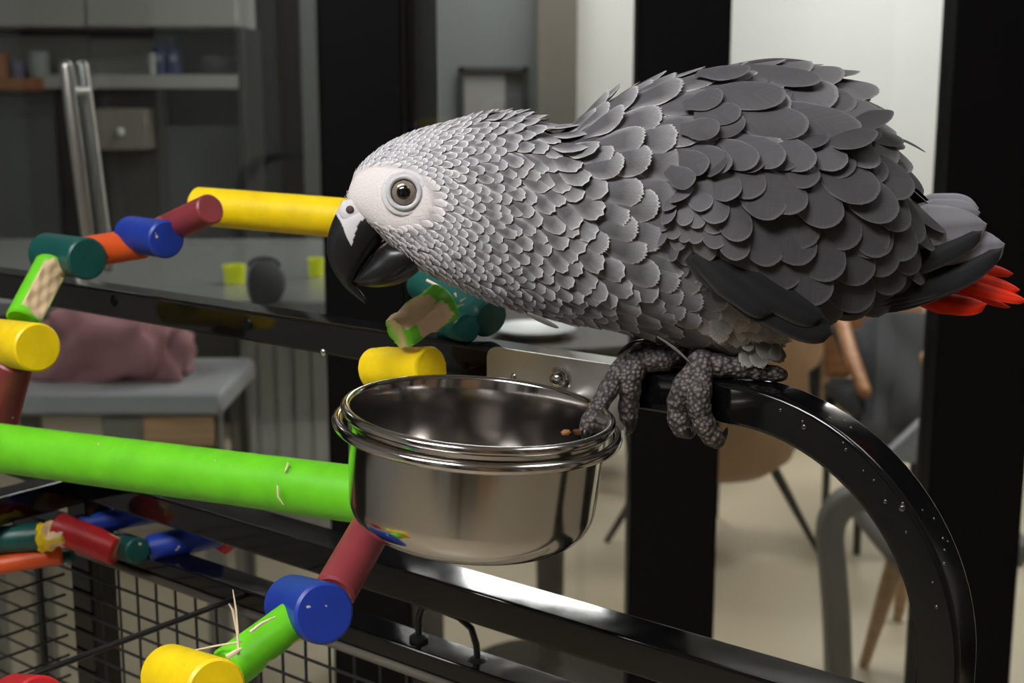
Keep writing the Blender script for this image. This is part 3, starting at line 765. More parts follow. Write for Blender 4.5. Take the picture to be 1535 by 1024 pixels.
def wv(v):   # profile vector -> world direction
    return (RT*v[0] - UP*v[1] - FW*v[2])
def grey(x, cool=0.02): return (x*(1-cool*0.3), x*(1-cool), x*(1+cool*1.4))
def tone(u, v):
    """centre and rim colour of a feather rooted there"""
    c = float(np.interp(u, [520, 600, 680, 760, 850, 950, 1060, 1150, 1300], [.50, .34, .19, .105, .098, .098, .098, .098, .098]))
    r = float(np.interp(u, [520, 600, 680, 760, 850, 950, 1060, 1150, 1300], [.90, .88, .82, .70, .56, .44, .29, .20, .20]))
    cool = 0.03
    return grey(c, cool), grey(r, cool*0.5)
order = np.argsort(-SPC*(P[:, 2] > -20)*1.0)
vis = (Nn[:, 2] > -0.05) & (P[:, 2] > -10)
nbig = 0
plume = Plume()
big_list = []
for j in order:
    u, v, w = P[j]; sp = SPC[j]; n = wv(Nn[j]).normalized(); d = wv(Tt[j]).normalized()
    side = abs(Nn[j][2])
    # feathers on the flanks hang a little below the line of the back; crown and nape run straight
    dn = float(np.interp(u, [560, 700, 850, 980, 1100, 1250], [0.25, 0.45, 0.55, 0.45, 0.25, 0.55]))*side*float(np.interp(v, [150, 260, 420, 520], [0.35, 1, 0.9, 0.2]))
    d = (d - UP*dn).normalized(); d = (d + wv(rng.normal(0, 0.07, 3))).normalized()
    p = B(u, v, w) + n*(sp*SB*0.02)
    c, r = tone(u, v); k = rng.uniform(0.88, 1.12); c = tuple(x*k for x in c)
    headf = float(np.interp(u, [600, 800], [1, 0]))
    L = sp*SB*float(np.interp(u, [540, 660, 800, 1000], [1.9, 2.1, 2.45, 2.55])); Wd = sp*SB*float(np.interp(u, [540, 660, 780, 900], [1.0, 1.08, 1.30, 1.6]))
    nape = float(np.exp(-((u-770)/55)**2)*(1-smooth(np.array(v), 180, 240)))
    lift = (0.17 if u < 900 else 0.09)+0.20*nape + rng.normal(0, 0.03)
    if 1000 < u < 1200 and v > 440:      # downy thigh
        c, r = (.15, .145, .14), (.36, .335, .30)
    kw = dict(camber=0.17 if u < 900 else 0.12, lift=lift, droop=0.07, soft=float(np.interp(u, [600, 760, 900, 1060], [0.55, 0.5, 0.4, 0.25])), fray=0.035 if sp > 12 else 0.0, point=0.9*nape)
    if sp < 12: kw.update(ncol=5, nrow=4)
    elif sp > 26: kw.update(ncol=23, fray=0.030 if u < 1050 else 0.008)
    fm = float(face_mask(P[j:j+1])[0])
    if fm > 0.05: c = tuple(x*(1-fm)+y*fm for x, y in zip(c, (.72, .67, .67))); r = (.9, .88, .88)
    if vis[j]: kw['lift'] = clear_lift((BVH,), p, n, d, L, Wd, kw['camber'], kw['droop'], lift, sp*SB*(0.10 if u < 930 else 0.03))
    if vis[j] and nbig < 300 and sp > 22:
        q = Plume(); q.add(p, n, d, L, Wd, c, r, **kw); big_list.append(q); nbig += 1
    else: plume.add(p, n, d, L, Wd, c, r, **kw)
for q in big_list: part('contour_feather', q.mesh('contour_feather'), M_feather, body)
pl = part('small_feathers', plume.mesh('small_feathers'), M_feather, body); pl['kind'] = 'stuff'

# ---- near wing: a thick rounded shell lying on the body, feathers on it
def wing_shell(sign):
    c = np.array([1190.0, 325.0]); poly = np.array(WING, float)
    # dense closed outline
    m = len(poly); t = np.linspace(0, m, 72, endpoint=False); i = t.astype(int); f = (t-i)[:, None]
    Pp = lambda k: poly[k % m]
    out = 0.5*((2*Pp(i)) + (-Pp(i-1)+Pp(i+1))*f + (2*Pp(i-1)-5*Pp(i)+4*Pp(i+1)-Pp(i+2))*f**2 + (-Pp(i-1)+3*Pp(i)-3*Pp(i+1)+Pp(i+2))*f**3)
    V = []; rr = [0, .2, .4, .6, .75, .87, .95, 1.0]
    def mir(p): return p + FW*(2*toB(p)[2]*SB)
    def surf(u, v):
        p, n = hit(u, v)
        if sign > 0: return p, n
        return mir(p), n - FW*(2*n.dot(FW))
    for r in rr:
        ring = c+(out-c)*r if r > 0 else c[None]
        for q in ring:
            p, n = surf(*q); n = (n*0.5 - FW*sign*0.5).normalized()
            off = (6+18*float(smooth(np.array(q[1]), 200, 280)))*(1-r**5) if r < 1 else -6
            # rounded bend of the wing at the front
            sh = math.exp(-(((q[0]-1030)/60)**2+((q[1]-320)/70)**2))
            V.append(p + n*(off + (10*sh if r < 1 else 0))*SB)
    F = []; no = len(out)
    for k in range(no): F.append((0, 1+k, 1+(k+1) % no))
    for a in range(len(rr)-2):
        for k in range(no): F.append((1+a*no+k, 1+(a+1)*no+k, 1+(a+1)*no+(k+1) % no, 1+a*no+(k+1) % no))
    me = bpy.data.meshes.new('wing'); me.from_pydata([tuple(v) for v in V], [], F); me.update()
    bm = bmesh.new(); bm.from_mesh(me); bmesh.ops.recalc_face_normals(bm, faces=bm.faces)
    fs = sum((f_.normal.dot(-FW*sign) for f_ in bm.faces))
    if fs < 0: bmesh.ops.reverse_faces(bm, faces=bm.faces)
    bm.to_mesh(me); bm.free(); me.shade_smooth()
    a = me.color_attributes.new('paint', 'FLOAT_COLOR', 'POINT'); a.data.foreach_set('color', np.tile(np.array([.06, .06, .062, 1], np.float32), len(V)))
    return me, V, F
def wing_space(u, v):
    sh = math.exp(-(((u-1025)/52)**2+((v-318)/62)**2))
    s = np.interp(u, [990, 1060, 1120, 1200, 1300, 1380], [24, 30, 36, 42, 40, 34])
    s = s*(1-0.42*sh)*(1+0.18*float(smooth(np.array(v), 330, 440)))
    if v < 225 and u > 1060: s *= 0.85
    return float(s)
def wing_dir(u, v):
    """angle below horizontal-right in degrees"""
    a = np.interp(u, [990, 1060, 1150, 1250, 1370], [78, 66, 55, 50, 62]) + np.interp(v, [180, 260, 370, 450], [-26, 0, -2, -26 if u > 1150 else -8])
    return math.radians(float(a))
for sign in (1, -1):
    me, V, F = wing_shell(sign)
    wing = part('wing', me, M_skin, parrot)
    # samples on the shell
    tri = []
    for f in F:
        for k in range(1, len(f)-1): tri.append((f[0], f[k], f[k+1]))
    Vn = np.array([tuple(toB(v)) for v in V]); T3 = Vn[np.array(tri)]
    ar = np.linalg.norm(np.cross(T3[:, 1]-T3[:, 0], T3[:, 2]-T3[:, 0]), axis=1); ar /= ar.sum()
    ii = rng.choice(len(tri), 5000, p=ar); r1 = np.sqrt(rng.random(5000))[:, None]; r2 = rng.random(5000)[:, None]
    Q = T3[ii, 0]*(1-r1) + T3[ii, 1]*r1*(1-r2) + T3[ii, 2]*r1*r2
    kq = 1/(1-np.abs(Q[:, 2])/F_PX); QI = np.stack([767.5+(Q[:, 0]-767.5)*kq, 512+(Q[:, 1]-512)*kq], 1)
    S_ = np.array([wing_space(*q) for q in QI])
    id2 = poisson(Q, S_)
    wb = BVHTree.FromPolygons(V, F)
    rest = Plume()
    for j in sorted(id2, key=lambda k: Q[k][1]):
        u, v, w = Q[j]; sp = S_[j]; loc, n, _, _ = wb.find_nearest(B(u, v, w))
        u, v = QI[j]
        if n.dot(-FW*sign) < 0: n = -n
        n = (n*0.75 - FW*sign*0.25).normalized()
        an = wing_dir(u, v)+rng.normal(0, 0.09); d = RT*math.cos(an) - UP*math.sin(an)
        sh = math.exp(-(((u-1025)/55)**2+((v-312)/60)**2)); dark = 0.046
        c = grey(dark*(1+1.5*sh)*rng.uniform(0.9, 1.1), 0.03); r = grey(dark*(1.8+3.4*sh)+0.01, 0.03)
        q = Plume(); L = sp*SB*2.5; Wd = sp*SB*1.6
        qq = q if sign > 0 else rest
        lf = 0.12+rng.normal(0, .02)
        if sign > 0: lf = clear_lift((wb, BVH), loc, n, d, L, Wd, 0.10, 0.06, lf, sp*SB*0.08)
        qq.add(loc, n, d, L, Wd, c, r, camber=0.10, lift=lf, droop=0.06, ncol=23, fray=0.006, soft=0.15)
        if sign > 0: part('wing_feather', q.mesh('wing_feather'), M_feather, wing)
    if sign < 0:
        o = part('far_wing_feathers', rest.mesh('far_wing_feathers'), M_feather, wing); o['kind'] = 'stuff'
    if sign > 0: near_wing = wing

# ---- thigh down: narrow frayed plumes hanging behind the leg
down = Plume()
for k in range(60):
    u = rng.uniform(1040, 1165); v = rng.uniform(455, 505) + (1165-u)*0.05
    p, n = hit(u, v); an = math.radians(rng.uniform(35, 85)); d = RT*math.cos(an) - UP*math.sin(an)
    sz = rng.uniform(26, 44)*SB; g = rng.uniform(.8, 1.15)
    down.add(p + n*2*SB, n, d, sz*1.25, sz*0.75, (.15*g, .145*g, .14*g), (.36, .335, .30), camber=0.12, lift=0.12, droop=0.02, ncol=23, fray=0.07, soft=0.5)
for k in range(16):
    u = rng.uniform(1095, 1150); v = rng.uniform(500, 522); an = math.radians(rng.uniform(50, 95)); d = RT*math.cos(an) - UP*math.sin(an)
    sz = rng.uniform(20, 32)*SB
    down.add(B(u, v, rng.uniform(20, 75)), (-FW*0.8+UP*0.2).normalized(), d, sz*1.1, sz*0.8, (.15, .145, .14), (.36, .335, .30), camber=0.1, lift=0.05, droop=0.02, ncol=23, fray=0.09, soft=0.5)
dn_o = part('thigh_down', down.mesh('thigh_down'), M_feather, body); dn_o['kind'] = 'stuff'
# ---- scapulars: broad feathers that lie from the back over the top of the wing
WV = [v.co.copy() for v in near_wing.data.vertices]; WT = BVHTree.FromPolygons(WV, [tuple(p.vertices) for p in near_wing.data.polygons])
def top_hit(u, v):
    best = None
    for t_ in (BVH, WT):
        r = t_.ray_cast(CAM, ray(u, v), 3.0)
        if r[0] is not None and (best is None or r[3] < best[3]): best = r
    if best is None: return hit(u, v)
    n = best[1] if best[1].dot(ray(u, v)) < 0 else -best[1]
    return best[0], n
SCAP = [((1185, 150), (1300, 215), 56), ((1240, 140), (1325, 205), 44), ((1060, 205), (1112, 190), 30), ((1120, 168), (1272, 212), 58), ((1085, 178), (1200, 200), 50), ((1150, 128), (1262, 172), 52), ((1200, 112), (1290, 160), 44),
        ((1040, 178), (1106, 182), 34), ((1055, 148), (1168, 160), 50), ((1105, 112), (1215, 142), 46), ((1025, 168), (1080, 158), 34), ((1045, 122), (1120, 128), 40), ((1075, 104), (1165, 104), 32), ((1020, 200), (1075, 205), 32)]
SCAP = [((1010, 232), (1062, 262), 34), ((1030, 222), (1092, 258), 36), ((1062, 215), (1130, 252), 40), ((1100, 210), (1168, 250), 42), ((1140, 208), (1212, 255), 44), ((1185, 200), (1255, 256), 46), ((1235, 190), (1300, 255), 46), ((1275, 190), (1330, 255), 42),
        ((1000, 255), (1040, 285), 30)] + SCAP
for k, ((ua, va), (ub, vb), wd) in enumerate(SCAP):
    pts = []
    for q, off in ((0.0, 3), (0.5, 11), (1.0, 13)):
        u = ua+(ub-ua)*q; v = va+(vb-va)*q - (6 if q == 0.5 else 0)
        p, n = top_hit(u, v); pts.append(p + n*(off+k*0.5)*SB)
    n0 = hit((ua+ub)/2, (va+vb)/2)[1]; d = pts[2]-pts[0]
    q = Plume(); g = 0.075
    nn = (n0 - d.normalized()*n0.dot(d.normalized())).normalized()
    q.add(pts[0], nn, d, d.length*1.05, wd*SB*1.1, grey(g, .03), grey(g*1.9, .03), camber=0.10, lift=0.10, droop=0.06, ncol=23, fray=0.006, soft=0.15)
    part('scapular_feather', q.mesh('scapular_feather'), M_feather, near_wing)

# ---- long quill feathers
def quill(name, pts, width, base, rim, parent, face=(0, 0, 1), camber=0.12, taper=(0.55, 1.0, 0.9), tip=0.35, nl=18, nc=9, tilt=0.0, rnd=2.4):
    """pts: 3 profile points (u,v,w) root, middle, tip; width in profile units; face: the side that looks outwards"""
    p0, p1, p2 = [np.array([767.5+(p[0]-767.5)*(1-p[2]/F_PX), 512+(p[1]-512)*(1-p[2]/F_PX), p[2]], float) for p in pts]
    t = np.linspace(0, 1, nl)[:, None]; C_ = (1-t)**2*p0 + 2*t*(1-t)*p1 + t**2*p2
    Tn = np.gradient(C_, axis=0); Tn /= np.linalg.norm(Tn, axis=1)[:, None]
    fn = np.array(face, float)[None]; fn = fn - Tn*(Tn*fn).sum(1)[:, None]; fn /= np.linalg.norm(fn, axis=1)[:, None]
    sd = np.cross(Tn, fn)
    wd = np.interp(t[:, 0], [0, .45, 1-tip*0.99], taper)
    tt_ = np.clip((t[:, 0]-(1-tip))/tip, 0, 1); wd = wd*np.sqrt(np.clip(1-tt_**rnd, 0, 1)) + 0.012
    a = np.linspace(-1, 1, nc)[None]; aa = np.sign(a)*np.abs(a)**0.75
    G = C_[:, None] + sd[:, None]*(aa*wd[:, None]*width/2)[..., None] - fn[:, None]*(camber*width*(aa**2)*np.ones_like(wd)[:, None])[..., None] + fn[:, None]*(tilt*aa*width*wd[:, None])[..., None]
    e = np.maximum((np.abs(aa) > 0.97)*np.ones_like(wd)[:, None], (np.linspace(0, 1, nl) > 0.985)[:, None]*np.ones_like(a))
    sh_ = (np.abs(aa) < 0.05)*np.ones_like(wd)[:, None]
    V = Bn(G.reshape(-1, 3)); Cc = np.array(base)*(1-e[..., None]) + np.array(rim)*e[..., None]; Cc = Cc*(1-0.35*sh_[..., None])
    I = np.arange(nl*nc).reshape(nl, nc)
    q = Plume(); q.V = [V]; q.C = [Cc.reshape(-1, 3)]; q.n = len(V)
    q.UV = [np.stack([np.broadcast_to(a, (nl, nc)).ravel(), (np.broadcast_to(t, (nl, nc))*4+random.random()*30).ravel()], 1)]
    q.F = [np.stack([I[:-1, :-1].ravel(), I[1:, :-1].ravel(), I[1:, 1:].ravel(), I[:-1, 1:].ravel()], 1)]
    return part(name, q.mesh(name), M_feather, parent)
BK1, BKR = (.012, .012, .013), (.035, .034, .034)
GR1, GRR = (.19, .187, .21), (.27, .27, .29)
# primaries sweeping under the tail coverts to the right
for k, (a, m_, b, wd) in enumerate((((1180, 452, 112), (1385, 466, 84), (1504, 370, 32), 46), ((1185, 446, 116), (1380, 458, 88), (1490, 384, 36), 44),
                    ((1190, 438, 120), (1370, 450, 92), (1466, 394, 42), 44), ((1195, 428, 124), (1350, 442, 98), (1444, 402, 48), 44),
                    ((1200, 418, 128), (1330, 432, 104), (1422, 402, 54), 46), ((1205, 405, 130), (1320, 420, 108), (1402, 400, 62), 48))):
    quill('flight_feather', (a, m_, b), wd, BK1, BKR, near_wing, face=(0, -0.35, 1))
quill('flight_feather', ((1300, 405, 112), (1400, 400, 80), (1473, 345, 42), ), 36, BK1, BKR, near_wing, face=(0, -0.3, 1))
# secondaries that form the dark rounded lower wing edge
for a, m_, b, wd in (((1050, 385, 150), (1145, 462, 168), (1250, 500, 150), 62), ((1080, 385, 156), (1160, 440, 170), (1236, 476, 158), 58), ((1045, 378, 154), (1100, 420, 168), (1160, 468, 166), 56),
                     ((1130, 390, 158), (1180, 425, 162), (1215, 470, 156), 54), ((1035, 380, 150), (1060, 400, 158), (1105, 438, 158), 44)):
    quill('flight_feather', (a, m_, b), wd, BK1, BKR, near_wing, face=(0.1, -0.15, 1), tip=0.36, nl=30, rnd=3.2)
# far wing tip and tail coverts, grey
tail = part('tail', grid_mesh(loft([(1370, 318, 1372, 425, 40), (1420, 318, 1420, 425, 34), (1455, 340, 1452, 410, 22), (1475, 360, 1470, 392, 8)], 14, 24, 2.0), 'tail',
        lambda P_: np.tile(np.array([.08, .08, .085]), (len(P_), 1))), M_skin, parrot)
for a, m_, b, wd in (((1340, 345, 75), (1410, 345, 62), (1480, 335, 30), 84), ((1380, 370, 55), (1450, 375, 45), (1507, 365, 22), 66), ((1345, 330, 50), (1420, 315, 40), (1470, 318, 18), 50),
                     ((1345, 330, 10), (1415, 306, 5), (1468, 312, 0), 56)):
    quill('tail_covert', (a, m_, b), wd, GR1, GRR, tail, face=(0, -0.25, 1), tip=0.34, nl=30, rnd=2.1)
# red tail feathers
RD, RDR = (.72, .030, .008), (.80, .06, .02)
for a, m_, b, wd, cc in (((1350, 430, 30), (1420, 458, 26), (1480, 455, 18), 40, RD), ((1400, 410, 10), (1470, 430, 8), (1540, 450, 8), 28, RD), ((1400, 400, 0), (1470, 415, 0), (1530, 434, 0), 28, RD),
                         ((1400, 395, -12), (1470, 395, -14), (1520, 410, -22), 24, RD), ((1380, 420, -10), (1450, 438, -10), (1515, 460, -20), 16, RD), ((1390, 415, -20), (1450, 425, -22), (1500, 440, -30), 26, RD)):
    quill('tail_feather', (a, m_, b), wd, cc, RDR if cc is RD else (.5, .05, .02), tail, face=(0, -0.5, 1), camber=0.2, tip=0.45)
# stray feathers that break the outline of the back
for a, m_, b, wd in (((1090, 108, 20), (1140, 84, 18), (1217, 92, 12), 26), ((1260, 130, 20), (1290, 126, 18), (1314, 140, 14), 26), ((1330, 205, 30), (1355, 205, 28), (1388, 228, 24), 8), ((1255, 122, -10), (1280, 122, -10), (1298, 134, -12), 20)):
    quill('stray_feather', (a, m_, b), wd, (.06, .06, .062), (.11, .11, .11), body, face=(0, -0.7, 0.7), tip=0.7)
for a, m_, b, wd in (((790, 470, 40), (815, 482, 40), (838, 492, 38), 9), ((985, 505, 60), (1015, 522, 62), (1035, 545, 60), 4)):
    quill('stray_feather', (a, m_, b), wd, (.16, .15, .145), (.26, .24, .22), body, face=(0, 0.3, 1), tip=0.6)

# ---- beak
WEDGE = [(500, 316), (514, 334), (530, 372), (541, 338), (552, 328), (545, 285), (515, 280)]
def beak_col(P_):
    w_ = in_poly(P_, WEDGE)[:, None]
    return np.where(w_, np.array([.62, .60, .62]), np.array([.010, .010, .011]))
UB = [(514, 300, 584, 350, 30), (506, 316, 576, 357, 33), (496, 339, 563, 374, 32), (490, 364, 552, 390, 28), (493, 390, 542, 404, 23), (503, 412, 534, 417, 17), (517, 431, 533, 427, 11), (532, 444, 540, 436, 7), (544, 453, 548, 447, 3.5), (548, 456, 549, 454, 1)]
part('upper_beak', grid_mesh(loft(UB, 130, 140, 2.2), 'upper_beak', beak_col), M_beak, parrot)
LB = [(596, 368, 634, 398, 36), (578, 368, 620, 413, 37), (566, 380, 596, 426, 33), (552, 396, 566, 431, 27), (540, 411, 541, 428, 19), (531, 420, 530, 425, 8)]
part('lower_beak', grid_mesh(loft(LB, 30, 40, 2.2), 'lower_beak', lambda P_: np.tile(np.array([.010, .010, .011]), (len(P_), 1))), M_beak, parrot)
part('tongue', grid_mesh(loft([(585, 355, 592, 372, 14), (570, 365, 575, 382, 12), (558, 378, 562, 390, 8)], 10, 20, 2.0), 'tongue', lambda P_: np.tile(np.array([.02, .006, .006]), (len(P_), 1))), M_beak, parrot)
# nostril on the cere
def cap_me(p, n, r, h, seg=32, rings=6):
    Mx = Matrix.Translation(p) @ basis(n, RT)
    return lathe_me([(r*math.sin(a), h*math.cos(a)) for a in np.linspace(0, PI/2, rings)], seg, Mx)
UBV = [v.co.copy() for v in bpy.data.meshes['upper_beak'].vertices]
UBT = BVHTree.FromPolygons(UBV, [tuple(p.vertices) for p in bpy.data.meshes['upper_beak'].polygons])
def surf_hit(u, v):
    best = None
    for t_ in (BVH, UBT):
        r = t_.ray_cast(CAM, ray(u, v), 3.0)
        if r[0] is not None and (best is None or r[3] < best[3]): best = r
    if best is None: p, n = hit(u, v); return p, n
    n = best[1] if best[1].dot(ray(u, v)) < 0 else -best[1]
    return best[0], n
p, n = surf_hit(525, 315); n = (n*0.5 - ray(525, 315)*0.5).normalized()
cere = part('cere', cap_me(p - n*0.0006, n, 17*SB, 5*SB), mat('cere_skin', (0.62, 0.61, 0.64), 0.55, noise=0.08, scale=300, bump=0.2), parrot)
part('nostril', cap_me(p + n*3.6*SB, n, 6*SB, 1.6*SB), mat('nostril_dark', (0.035, 0.012, 0.012), 0.6), cere)

# ---- eye
p, n = hit(606, 289); n = (n*0.45 - ray(606, 289)*0.55).normalized()
ep = p + n*2.0*SB
eye = part('eye', cap_me(ep - n*2*SB, n, 20*SB, 6*SB, 40, 10), mat('eye_rim_dark', (0.02, 0.02, 0.022), 0.12), parrot)
part('iris', cap_me(ep - n*0.4*SB, n, 18.2*SB, 8.5*SB, 40, 10), mat('iris_taupe', (0.22, 0.18, 0.145), 0.10, noise=0.2, scale=600, coat=0.6), eye)
part('pupil', cap_me(ep + n*5.6*SB, n, 10.6*SB, 4.4*SB, 40, 10), mat('pupil_black', (0.002, 0.002, 0.002), 0.05, coat=1.0), eye)
rimp = [((22.8+3.8*math.cos(a))*SB, (0.8+4.2*math.sin(a))*SB) for a in np.linspace(0, 2*PI, 16)[:-1]]
part('eyelid', lathe_me(rimp, 48, Matrix.Translation(ep) @ basis(n, RT), close=True), mat('eyelid_skin', (0.56, 0.57, 0.60), 0.5, noise=0.06, scale=400, bump=0.2), eye)
rimp = [((29+5*math.cos(a))*SB, (-2.2+2.6*math.sin(a))*SB) for a in np.linspace(0, 2*PI, 16)[:-1]]
part('eye_skin_fold', lathe_me(rimp, 48, Matrix.Translation(ep) @ basis(n, RT), close=True), mat('fold_skin', (0.70, 0.68, 0.69), 0.6, noise=0.05, scale=500, bump=0.3), eye)

# ---- feet: toes curl over the front of the rail
def barpt(u, v, out):      # on the rail's front face, pushed out towards the viewer by out (metres)
    return on_frame(u, v, -out)
def top_pt(u, v, back, rise=0.008):
    s_ = s_of(on_frame(u, v)); return fr(s_, back, O.z+rise)
def foot(toes, leg, name='foot'):
    bm = bmesh.new()
    for pts, rad in toes + [leg]:
        # resample with knuckle swellings
        A = catmull([tuple(p) for p in pts], 26); R_ = np.interp(np.linspace(0, 1, 26), np.linspace(0, 1, len(rad)), rad)
        R_ = R_*(1+0.07*np.cos(np.linspace(0, 2*PI*4.5, 26)))
        tube_bm(bm, [Vector(a) for a in A], list(R_), 14, True, True)
    o = part(name, to_mesh(bm, name), M_foot, parrot)
    md = o.modifiers.new('fuse', 'REMESH'); md.mode = 'VOXEL'; md.voxel_size = 0.0007; md.use_smooth_shade = True
    ms = o.modifiers.new('soften', 'SMOOTH'); ms.iterations = 4; ms.factor = 0.5
    return o
def claw(pts, r, parent):
    A = catmull([tuple(p) for p in pts], 12)
    part('claw', tube_me([Vector(a) for a in A], list(np.linspace(r, r*0.12, 12)), 12, True), M_claw, parent)
r1 = 0.0048
# foot that also reaches into the bowl
pad = top_pt(955, 560, 0.004, 0.0065)
tA = [pad, barpt(930, 556, 0.008), barpt(908, 592, 0.018), barpt(892, 618, 0.024), barpt(880, 641, 0.027)]
tB = [pad, barpt(948, 560, 0.0065), barpt(944, 590, 0.0065), barpt(942, 618, 0.0055), barpt(944, 632, 0.0055)]
tC = [pad, top_pt(975, 560, 0.014, 0.006), top_pt(1000, 560, 0.024, 0.003)]
legA = [pad, B(985, 540, 4), B(1012, 528, 0), B(1030, 495, 0)]
fA = foot([(tA, [r1*1.25, r1*1.05, r1*0.95, r1*0.92, r1*0.85]), (tB, [r1*1.25, r1*1.15, r1*1.08, r1*1.0, r1*0.8]), (tC, [r1*1.2, r1, r1*0.8])], (legA, [r1*1.3, r1*1.15, r1*1.2, r1*1.7]))
claw([barpt(880, 640, 0.027), barpt(877, 656, 0.030), barpt(882, 668, 0.028)], r1*0.62, fA)
claw([barpt(944, 628, 0.006), barpt(945, 643, 0.0075), barpt(938, 652, 0.005)], r1*0.72, fA)
claw([top_pt(948, 540, 0.016, 0.010), top_pt(925, 545, 0.012, 0.009), top_pt(908, 548, 0.010, 0.004)], r1*0.55, fA)
pad2 = top_pt(1046, 575, 0.003, 0.0065)
uA = [pad2, barpt(1024, 582, 0.0075), barpt(1016, 608, 0.0075), barpt(1019, 636, 0.007), barpt(1027, 646, 0.006)]
uB = [pad2, barpt(1048, 592, 0.0085), barpt(1050, 618, 0.0080), barpt(1060, 645, 0.0065), barpt(1074, 660, 0.003)]
uC = [pad2, top_pt(1080, 580, 0.010, 0.0058), top_pt(1112, 590, 0.016, 0.0040), top_pt(1138, 600, 0.020, 0.0030)]
legB = [pad2, B(1075, 545, 10), B(1100, 530, 14), B(1110, 495, 14)]
fB = foot([(uA, [r1*1.3, r1*1.1, r1*1.05, r1*1.05, r1*0.85]), (uB, [r1*1.3, r1*1.15, r1*1.12, r1*1.05, r1*0.9]), (uC, [r1*1.25, r1*1.1, r1*0.9, r1*0.7])], (legB, [r1*1.4, r1*1.35, r1*1.35, r1*1.8]))
claw([barpt(1024, 642, 0.007), barpt(1034, 652, 0.0065), barpt(1042, 646, 0.002)], r1*0.75, fB)
claw([barpt(1072, 658, 0.004), barpt(1084, 655, 0.000), barpt(1090, 642, -0.004)], r1*0.72, fB)

# ------------------------------------------------------------------ water drops on the arch
M_water = mat('water_drop', (0.02, 0.02, 0.022), 0.03, spec=0.8, coat=1.0)
arc_c = fr(s_r, 0, zt-R_ARC)
for (u, v, r) in ((1170, 615, 1.0), (1205, 640, 1.5), (1203, 632, .8), (1268, 674, .9), (1264, 664, .6), (1327, 752, 1.2), (1352, 762, 1.7), (1353, 755, .9), (1358, 798, .8), (1310, 720, .6), (1294, 706, .6), (1398, 873, .7), (1415, 845, .8),
                  (1404, 910, 1.0), (772, 678, 0)):
    if r == 0: continue
    p = on_frame(u, v)
    o = link('water_drop', lathe_me([(0.0009*r*math.sin(a), 0.0006*r*math.cos(a)) for a in np.linspace(0, PI/2, 6)], 14, Matrix.Translation(p) @ BRot), M_water)
    tag(o, 'tiny clear water drop clinging to the curved end of the black rail', 'water drop', 'water drops on the curved rail')
for (a, b, r) in ((0.42, .006, .8), (0.50, .010, .9), (0.46, .012, .6), (0.92, .008, .7), (0.97, .013, .8), (1.05, .012, .8), (1.09, .009, .8), (1.07, .015, .6)):
    p = arc_c + BK*b - D*((R_ARC+TH/2)*math.sin(a)) + Vector((0, 0, (R_ARC+TH/2)*math.cos(a)))
    nn = (-D*math.sin(a) + Vector((0, 0, math.cos(a)))).normalized()
    o = link('water_drop', lathe_me([(0.0008*r*math.sin(q), 0.0005*r*math.cos(q)) for q in np.linspace(0, PI/2, 6)], 14, Matrix.Translation(p) @ basis(nn, RT)), M_water)
    tag(o, 'tiny clear water drop clinging to the curved end of the black rail', 'water drop', 'water drops on the curved rail')

# ================================================================== ROOM BEYOND THE GLASS
def Y(u, v, y): return on_y(u, v, y)
# grey partition walls and pale column seen between the posts
struct(link('wall_partition', box_mm((Y(640, 0, 5.2).x, 5.2, 0), (Y(806, 0, 5.2).x, 5.3, CEIL)), mat('grey_green_wall', (0.16, 0.175, 0.175), 0.7, noise=0.05, scale=3)))
struct(link('wall_column', box_mm((Y(806, 0, 5.1).x, 5.1, 0), (Y(866, 0, 5.1).x, 5.35, CEIL)), mat('taupe_column', (0.15, 0.14, 0.12), 0.6, noise=0.05, scale=3)))
struct(link('wall_kitchen', box_mm((X0, 5.9, 0), (Y(640, 0, 5.2).x, 6.0, CEIL)), M_cabdark))
struct(link('wall_niche', box_mm((Y(866, 0, 5.25).x, 5.25, 0), (Y(975, 0, 5.25).x, 5.32, CEIL)), M_wallwhite))
# picture on the partition
q0 = Y(688, 100, 5.2); q1 = Y(792, 220, 5.2)
pic = thing('picture_frame', 'dark framed picture hanging on the grey green partition wall', 'picture', ((q0.x+q1.x)/2, 5.17, (q0.z+q1.z)/2))
part('picture_sheet', box_mm((q0.x+0.02, 5.180, q1.z+0.02), (q1.x-0.09, 5.19, q0.z-0.03)), mat('picture_sheet_grey', (0.26, 0.26, 0.25), 0.6), pic)
part('picture_mat', box_mm((q0.x+0.005, 5.188, q1.z+0.005), (q1.x-0.005, 5.199, q0.z-0.005)), mat('picture_mat_dark', (0.07, 0.075, 0.075), 0.6), pic)
for lo, hi in (((q0.x, q0.z-0.025), (q1.x, q0.z)), ((q0.x, q1.z), (q1.x, q1.z+0.02)), ((q0.x, q1.z), (q0.x+0.02, q0.z)), ((q1.x-0.02, q1.z), (q1.x, q0.z))):
    part('frame_bar', box_mm((lo[0], 5.165, lo[1]), (hi[0], 5.198, hi[1]), 0.002), M_cabdark, pic)

